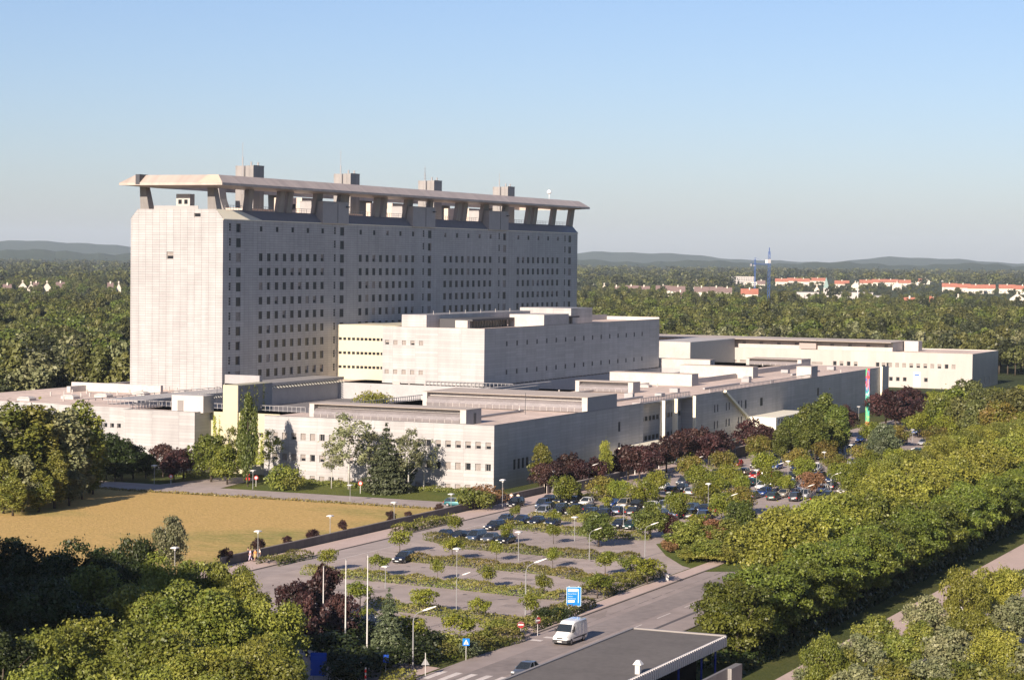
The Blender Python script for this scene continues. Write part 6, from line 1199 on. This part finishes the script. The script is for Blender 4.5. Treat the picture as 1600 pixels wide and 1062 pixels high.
scatter('wood', [(620, 1500, 9.5, -450, -60, .95, 1.0), (700, 1500, 9.5, 225, 880, .95, .95), (800, 1500, 9.5, 1660, 2100, .95, .95), (1500, 2700, 14, -450, -80, .9, .95), (1500, 2700, 14, 225, 860, .9, .95), (1500, 2450, 14, 1680, 2100, .9, .92), (770, 1500, 8.5, -60, 225, .97, 1.0), (1005, 1500, 8.5, 870, 1660, .97, .95), (1500, 1750, 11, -80, 225, .8, .9), (1750, 2500, 13, -80, 225, .28, .7), (2500, 2900, 13, -80, 225, .9, .95), (1500, 2000, 11, 860, 1680, .93, .88), (2000, 2700, 14, 860, 1040, .45, .8), (2000, 2700, 14, 1040, 1680, .16, .6)], CR, 'mixed green wood stretching away behind the hospital')
# far woods: larger, coarser crowns
def coarse(mesh_name, seed, con=False):
    if con: return spruce_mesh(20, 5, 260, 3.2, L_FORD, 7)
    if seed == 61: return blobs_crown(round_blobs(8, 14, 1, 14, (.3, .5), seed=seed), 260, 3.0, L_FORD, name=mesh_name, rnd=.5)
    return blobs_crown(round_blobs(8, 13, 2, 14, (.3, .5), seed=seed), 260, 3.0, L_FOR, name=mesh_name, rnd=.5)
CM = []
for i in range(3):
    ob = bpy.data.objects.new('distant_tree', coarse('c', 60+i, i == 2)); COL.objects.link(ob); p = at_depth((40, 1300, 180)[i], 2600); ob.location = (float(p[0]), float(p[1]), 0)
    setp(ob, ['coarse rounded tree in the distant wood at far left', 'coarse rounded tree in the distant wood behind the town', 'dark pointed conifer in the distant wood beside the tower'][i], 'tree'); CM.append(ob)
scatter('far_wood', [(2700, 4200, 26, -450, 860, .86, 1.0), (3050, 4200, 24, 860, 1140, .86, 1.0), (2700, 3050, 24, 860, 1140, .16, .8), (2700, 4300, 26, 1140, 1690, .5, .5), (4300, 9000, 55, -450, 2100, .94, 1.4), (2450, 4300, 28, 1690, 2100, .8, .9)], CM, 'distant blue green wood reaching to the hills')
hl = MB()
rgh = random.Random(3)
def ridge(D, hfun, x0=-900, x1=2500, n=220, depth=1800, m=None, name='hills'):
    r = []
    for i in range(n+1):
        x = x0+(x1-x0)*i/n; h = hfun(x); p0, p1, p2 = at_depth(x, D-depth), at_depth(x, D), at_depth(x, D+depth*1.5); r.append(((p0[0], p0[1], 4), (p1[0]*.97, p1[1]*.97, h*.8), (p1[0], p1[1], h), (p2[0], p2[1], 0)))
    mb = MB()
    for i in range(n):
        for k in range(3): mb.quad(r[i][k], r[i+1][k], r[i+1][k+1], r[i][k+1])
    o = mb.build(name, m, None, True); o['kind'] = 'structure'; return o
def bump(x, c, w): return math.exp(-((x-c)/w)**2)
HM = grassmat('hill_forest', (.045, .06, .03), (.055, .07, .035), (.035, .05, .025), .004, .03)
ridge(15000, lambda x: 50+60*bump(x, -20, 160)+44*bump(x, 140, 130)+44*bump(x, 935, 70)+28*bump(x, 1085, 70)+24*bump(x, 1010, 60)+36*bump(x, 1395, 55)+22*bump(x, 1475, 60)+8*bump(x, 1560, 60)+3*math.sin(x*.11)+4*math.sin(x*.043), m=HM)
ridge(9500, lambda x: 40+14*bump(x, 60, 180)+6*math.sin(x*.03)+3*math.sin(x*.13)+rgh.uniform(0, 3), depth=1200, m=HM, n=400)

# ------------------------------------------------------------------ the distant town
TILE = mat('red_roof_tiles', (.30, .115, .075), .8, .15, .2); TILED = mat('brown_roof_tiles', (.16, .11, .10), .8, .12, .2); HW = mat('house_render', (.55, .50, .42), .8, .06, .1)
HG_ = 'houses of the distant town'; hsl = []
def house(x, ytop, wpx, h=13, dep=11, roof=TILE, gable=False, wallm=HW, label=None, rot=0, chim=2):
    D = dist_for(x, ytop, h); p = at_depth(x, D); W = wpx*D/F; t = empty('distant_house', p, math.atan2(p[1], p[0])-PI/2+rot)
    he = h*.58; m = MB(); m.box(-W/2, W/2, -dep/2, dep/2, 0, he)
    if gable: m.poly([(-W/2, -dep/2, he), (W/2, -dep/2, he), (0, -dep/2, h)]); m.poly([(W/2, dep/2, he), (-W/2, dep/2, he), (0, dep/2, h)])
    else: m.poly([(-W/2, dep/2, he), (-W/2, -dep/2, he), (-W/2, 0, h)]); m.poly([(W/2, -dep/2, he), (W/2, dep/2, he), (W/2, 0, h)])
    m.build('wall', wallm, t); m = MB(); e = .5; q = .22
    if gable: m.quad((-W/2-e, -dep/2-e, he-.3), (0, -dep/2-e, h+q), (0, dep/2+e, h+q), (-W/2-e, dep/2+e, he-.3)); m.quad((0, -dep/2-e, h+q), (W/2+e, -dep/2-e, he-.3), (W/2+e, dep/2+e, he-.3), (0, dep/2+e, h+q))
    else: m.quad((-W/2-e, -dep/2-e, he-.3), (W/2+e, -dep/2-e, he-.3), (W/2+e, 0, h+q), (-W/2-e, 0, h+q)); m.quad((-W/2-e, 0, h+q), (W/2+e, 0, h+q), (W/2+e, dep/2+e, he-.3), (-W/2-e, dep/2+e, he-.3))
    r = m.build('roof', roof, t); m = MB(); k = max(1, int(W/16))
    for i in range(k): cx = -W/2+W*(i+.5)/k; m.box(cx-.7, cx+.7, -1.9, -.5, h-1, h+1.6)
    m.build('chimney', HW, r); m = MB(); k = max(2, int(W/5))
    for i in range(k): cx = -W/2+W*(i+.5)/k; m.box(cx-.7, cx+.7, -dep/2-.05, -dep/2-.01, 1.5, 3.2)
    m.build('window', GLASS, t); hsl.append((t, label)); return t
for x, y, w_ in ((962, 447, 20), (985, 446, 22), (1005, 447, 18), (1035, 446, 22), (1058, 447, 22), (1095, 448, 22), (1118, 448, 20), (1135, 449, 14)): house(x, y, w_, roof=TILED)
label_row([t for t, _ in hsl], 'terrace with brown roof and pale chimneys beyond the wood', 'house', HG_); n0 = len(hsl)
for x, y, w_, gb in ((1220, 435, 20, 0), (1240, 434, 22, 0), (1254, 435, 18, 0), (1276, 434, 24, 0), (1170, 451, 26, 0), (1314, 438, 22, 0), (1335, 440, 12, 1), (1352, 437, 20, 0), (1372, 436, 22, 0), (1390, 436, 22, 0), (1400, 440, 14, 1), (1412, 437, 18, 0), (1430, 435, 20, 0), (1444, 434, 14, 1), (1446, 431.5, 16, 0), (1464, 431, 18, 0), (1482, 430.5, 18, 0), (1496, 432, 12, 1), (1482, 442, 22, 0), (1503, 443, 22, 0), (1523, 444, 24, 0), (1544, 444, 18, 0), (1572, 444, 24, 0), (1596, 445, 20, 0), (1458, 462, 12, 0), (1420, 464, 16, 0)): house(x, y, w_, roof=TILE, gable=bool(gb))
label_row([t for t, _ in hsl[n0:]], 'red tiled house row in the distant town', 'house', HG_); n0 = len(hsl)
for x, y, w_, gb in ((11, 443, 12, 0), (35, 439, 13, 1), (48, 441, 11, 1), (56, 440, 8, 0), (73, 440, 12, 1), (94, 440, 12, 0), (172, 441, 8, 0), (185, 441, 7, 1)): house(x, y, w_, roof=TILED, gable=bool(gb))
label_row([t for t, _ in hsl[n0:]], 'white house glimpsed in the wood left of the tower', 'house', 'white houses left of the tower'); n0 = len(hsl)
for x, y, w_, gb in ((943, 444, 10, 1), (1062, 455, 14, 0), (1087, 438, 9, 1), (1105, 438, 10, 1), (1123, 440, 9, 0), (1188, 438, 12, 0), (1496, 461, 16, 1), (1588, 457, 22, 1), (1275, 446, 8, 1)): house(x, y, w_, roof=TILED, gable=bool(gb))
label_row([t for t, _ in hsl[n0:]], 'white gabled house at the near edge of the town', 'house', HG_)
def block(name, x0, x1, ytop, h, dep, m_, label, cat='building', wins=True, roofm=ROOFD):
    x = (x0+x1)/2; D = dist_for(x, ytop, h); p = at_depth(x, D); W = (x1-x0)*D/F; t = empty(name, p, math.atan2(p[1], p[0])-PI/2, label, cat)
    m = MB(); m.box(-W/2, W/2, -dep/2, dep/2, 0, h); m.build('wall', m_, t); m = MB(); m.box(-W/2-.3, W/2+.3, -dep/2-.3, dep/2+.3, h, h+.4); m.build('roof', roofm, t)
    if wins:
        m = MB(); k = int(W/3.2)
        for f in range(int(h/3.4)):
            for i in range(k): cx = -W/2+W*(i+.5)/k; m.box(cx-.9, cx+.9, -dep/2-.06, -dep/2-.01, f*3.4+1.2, f*3.4+2.7)
        m.build('window', GLASS, t)
    return t
block('office_block', 1131, 1177, 432, 15, 14, WHITE, 'long white office block with dark windows left of the cranes', roofm=WHITE)
block('factory_hall', 1244, 1278, 456, 8, 20, WHITE, 'long low pale hall left of the church spire', wins=False)
block('factory_hall', 1300, 1362, 456, 8, 20, WHITE, 'long low pale hall right of the church spire', wins=False)
block('factory_hall', 1345, 1376, 461, 6, 14, GREYM, 'low grey shed at the right end of the long hall', wins=False)
block('distant_house_block', 1162, 1190, 440, 9, 12, HW, 'pale house block between white office and blue crane')
x = 1289.5; D = dist_for(x, 452, 10); p = at_depth(x, D); t = empty('church_tower', p, math.atan2(p[1], p[0])-PI/2, 'small white church tower with a pointed green spire', 'church'); m = MB(); m.box(-3.2, 3.2, -3.2, 3.2, 0, 12); m.build('wall', WHITE, t); m = MB(); m.loft([[(-3.4, -3.4, 12), (3.4, -3.4, 12), (3.4, 3.4, 12), (-3.4, 3.4, 12)], [(-.1, -.1, 25), (.1, -.1, 25), (.1, .1, 25), (-.1, .1, 25)]]); m.build('spire', mat('copper_green', (.16, .24, .22), .6), t)
x = 1339; D = dist_for(x, 434, 28)*.9; p = at_depth(x, D); t = empty('white_mast', p, 0, 'thin white mast behind the long pale hall', 'mast'); m = MB(); m.tube([(0, 0, 0), (0, 0, 26)], .5, 6); m.build('pole', WHITEM, t)
CRB = mat('crane_blue', (.03, .09, .30), .5)
def crane(x, ytop, h, label, jib=34, rz=1.2, white=False):
    D = abs(F*(HC-h)/(ytop-yhor(x))) if abs(HC-h) > 3 else 2300; p = at_depth(x, D); t = empty('tower_crane', p, rz, label, 'crane')
    def lattice(a, b, w, n):
        m = MB(); a = Vector(a); b = Vector(b); d = (b-a).normalized(); s = Vector((1, 0, 0)) if abs(d.z) > .5 else Vector((0, 1, 0)); u = d.cross(s); C4 = [s*w+u*w, -s*w+u*w, -s*w-u*w, s*w-u*w]
        for q in C4: m.tube([a+q, b+q], .15, 4)
        for i in range(n):
            p0, p1 = a+(b-a)*(i/n), a+(b-a)*((i+1)/n)
            for k in range(4): m.tube([p0+C4[k], p1+C4[(k+1) % 4]], .09, 3)
        return m
    lattice((0, 0, 0), (0, 0, h), .8, 16).build('mast', CRB, t); lattice((0, 0, h-6), (jib, 0, h-6), .7, 16).build('jib', CRB, t); lattice((0, 0, h-6), (-jib*.35, 0, h-6), .7, 6).build('counter_jib', CRB, t)
    m = MB(); m.box(-jib*.35, -jib*.25, -1.2, 1.2, h-9, h-6); m.build('counterweight', GREYM, t); m = MB(); m.box(-1.3, 1.3, 1, 3, h-9, h-6.4); m.build('cab', WHITEM, t)
    m = MB(); m.tube([(0, 0, h+3), (jib*.8, 0, h-5)], .12, 3); m.tube([(0, 0, h+3), (-jib*.33, 0, h-5)], .12, 3); m.tube([(0, 0, h-2), (0, 0, h+3)], .3, 4); m.build('tie_rod', CRB, t)
p = None
x = 1200; D = 2350; h = 42+(yhor(x)-393)*D/F; 
crane(x, 393, h-3, 'tall blue tower crane seen end on above the town', 34, math.atan2(*at_depth(x, 1)[1::-1])) 
crane(1178, 405.5, 42+(yhor(1178)-405)*2700/F*1.0+.1, 'smaller blue tower crane left of the tall one', 20, -.9)

# ------------------------------------------------------------------ air
hz = MB(); hz.box(-900, 23000, -16000, 16000, -1.0, 330)
hm = bpy.data.materials.new('haze_air'); hm.use_nodes = True; n = hm.node_tree; n.nodes.clear(); pv_ = n.nodes.new('ShaderNodeVolumePrincipled'); ou = n.nodes.new('ShaderNodeOutputMaterial')
pv_.inputs['Color'].default_value = (.72, .85, 1, 1); pv_.inputs['Density'].default_value = 3.2e-5; pv_.inputs['Anisotropy'].default_value = .0
n.links.new(pv_.outputs[0], ou.inputs['Volume']); hz = hz.build('haze', hm); hz['kind'] = 'stuff'
for k, o in CP.items():
    if k not in CUSED: bpy.data.objects.remove(o)
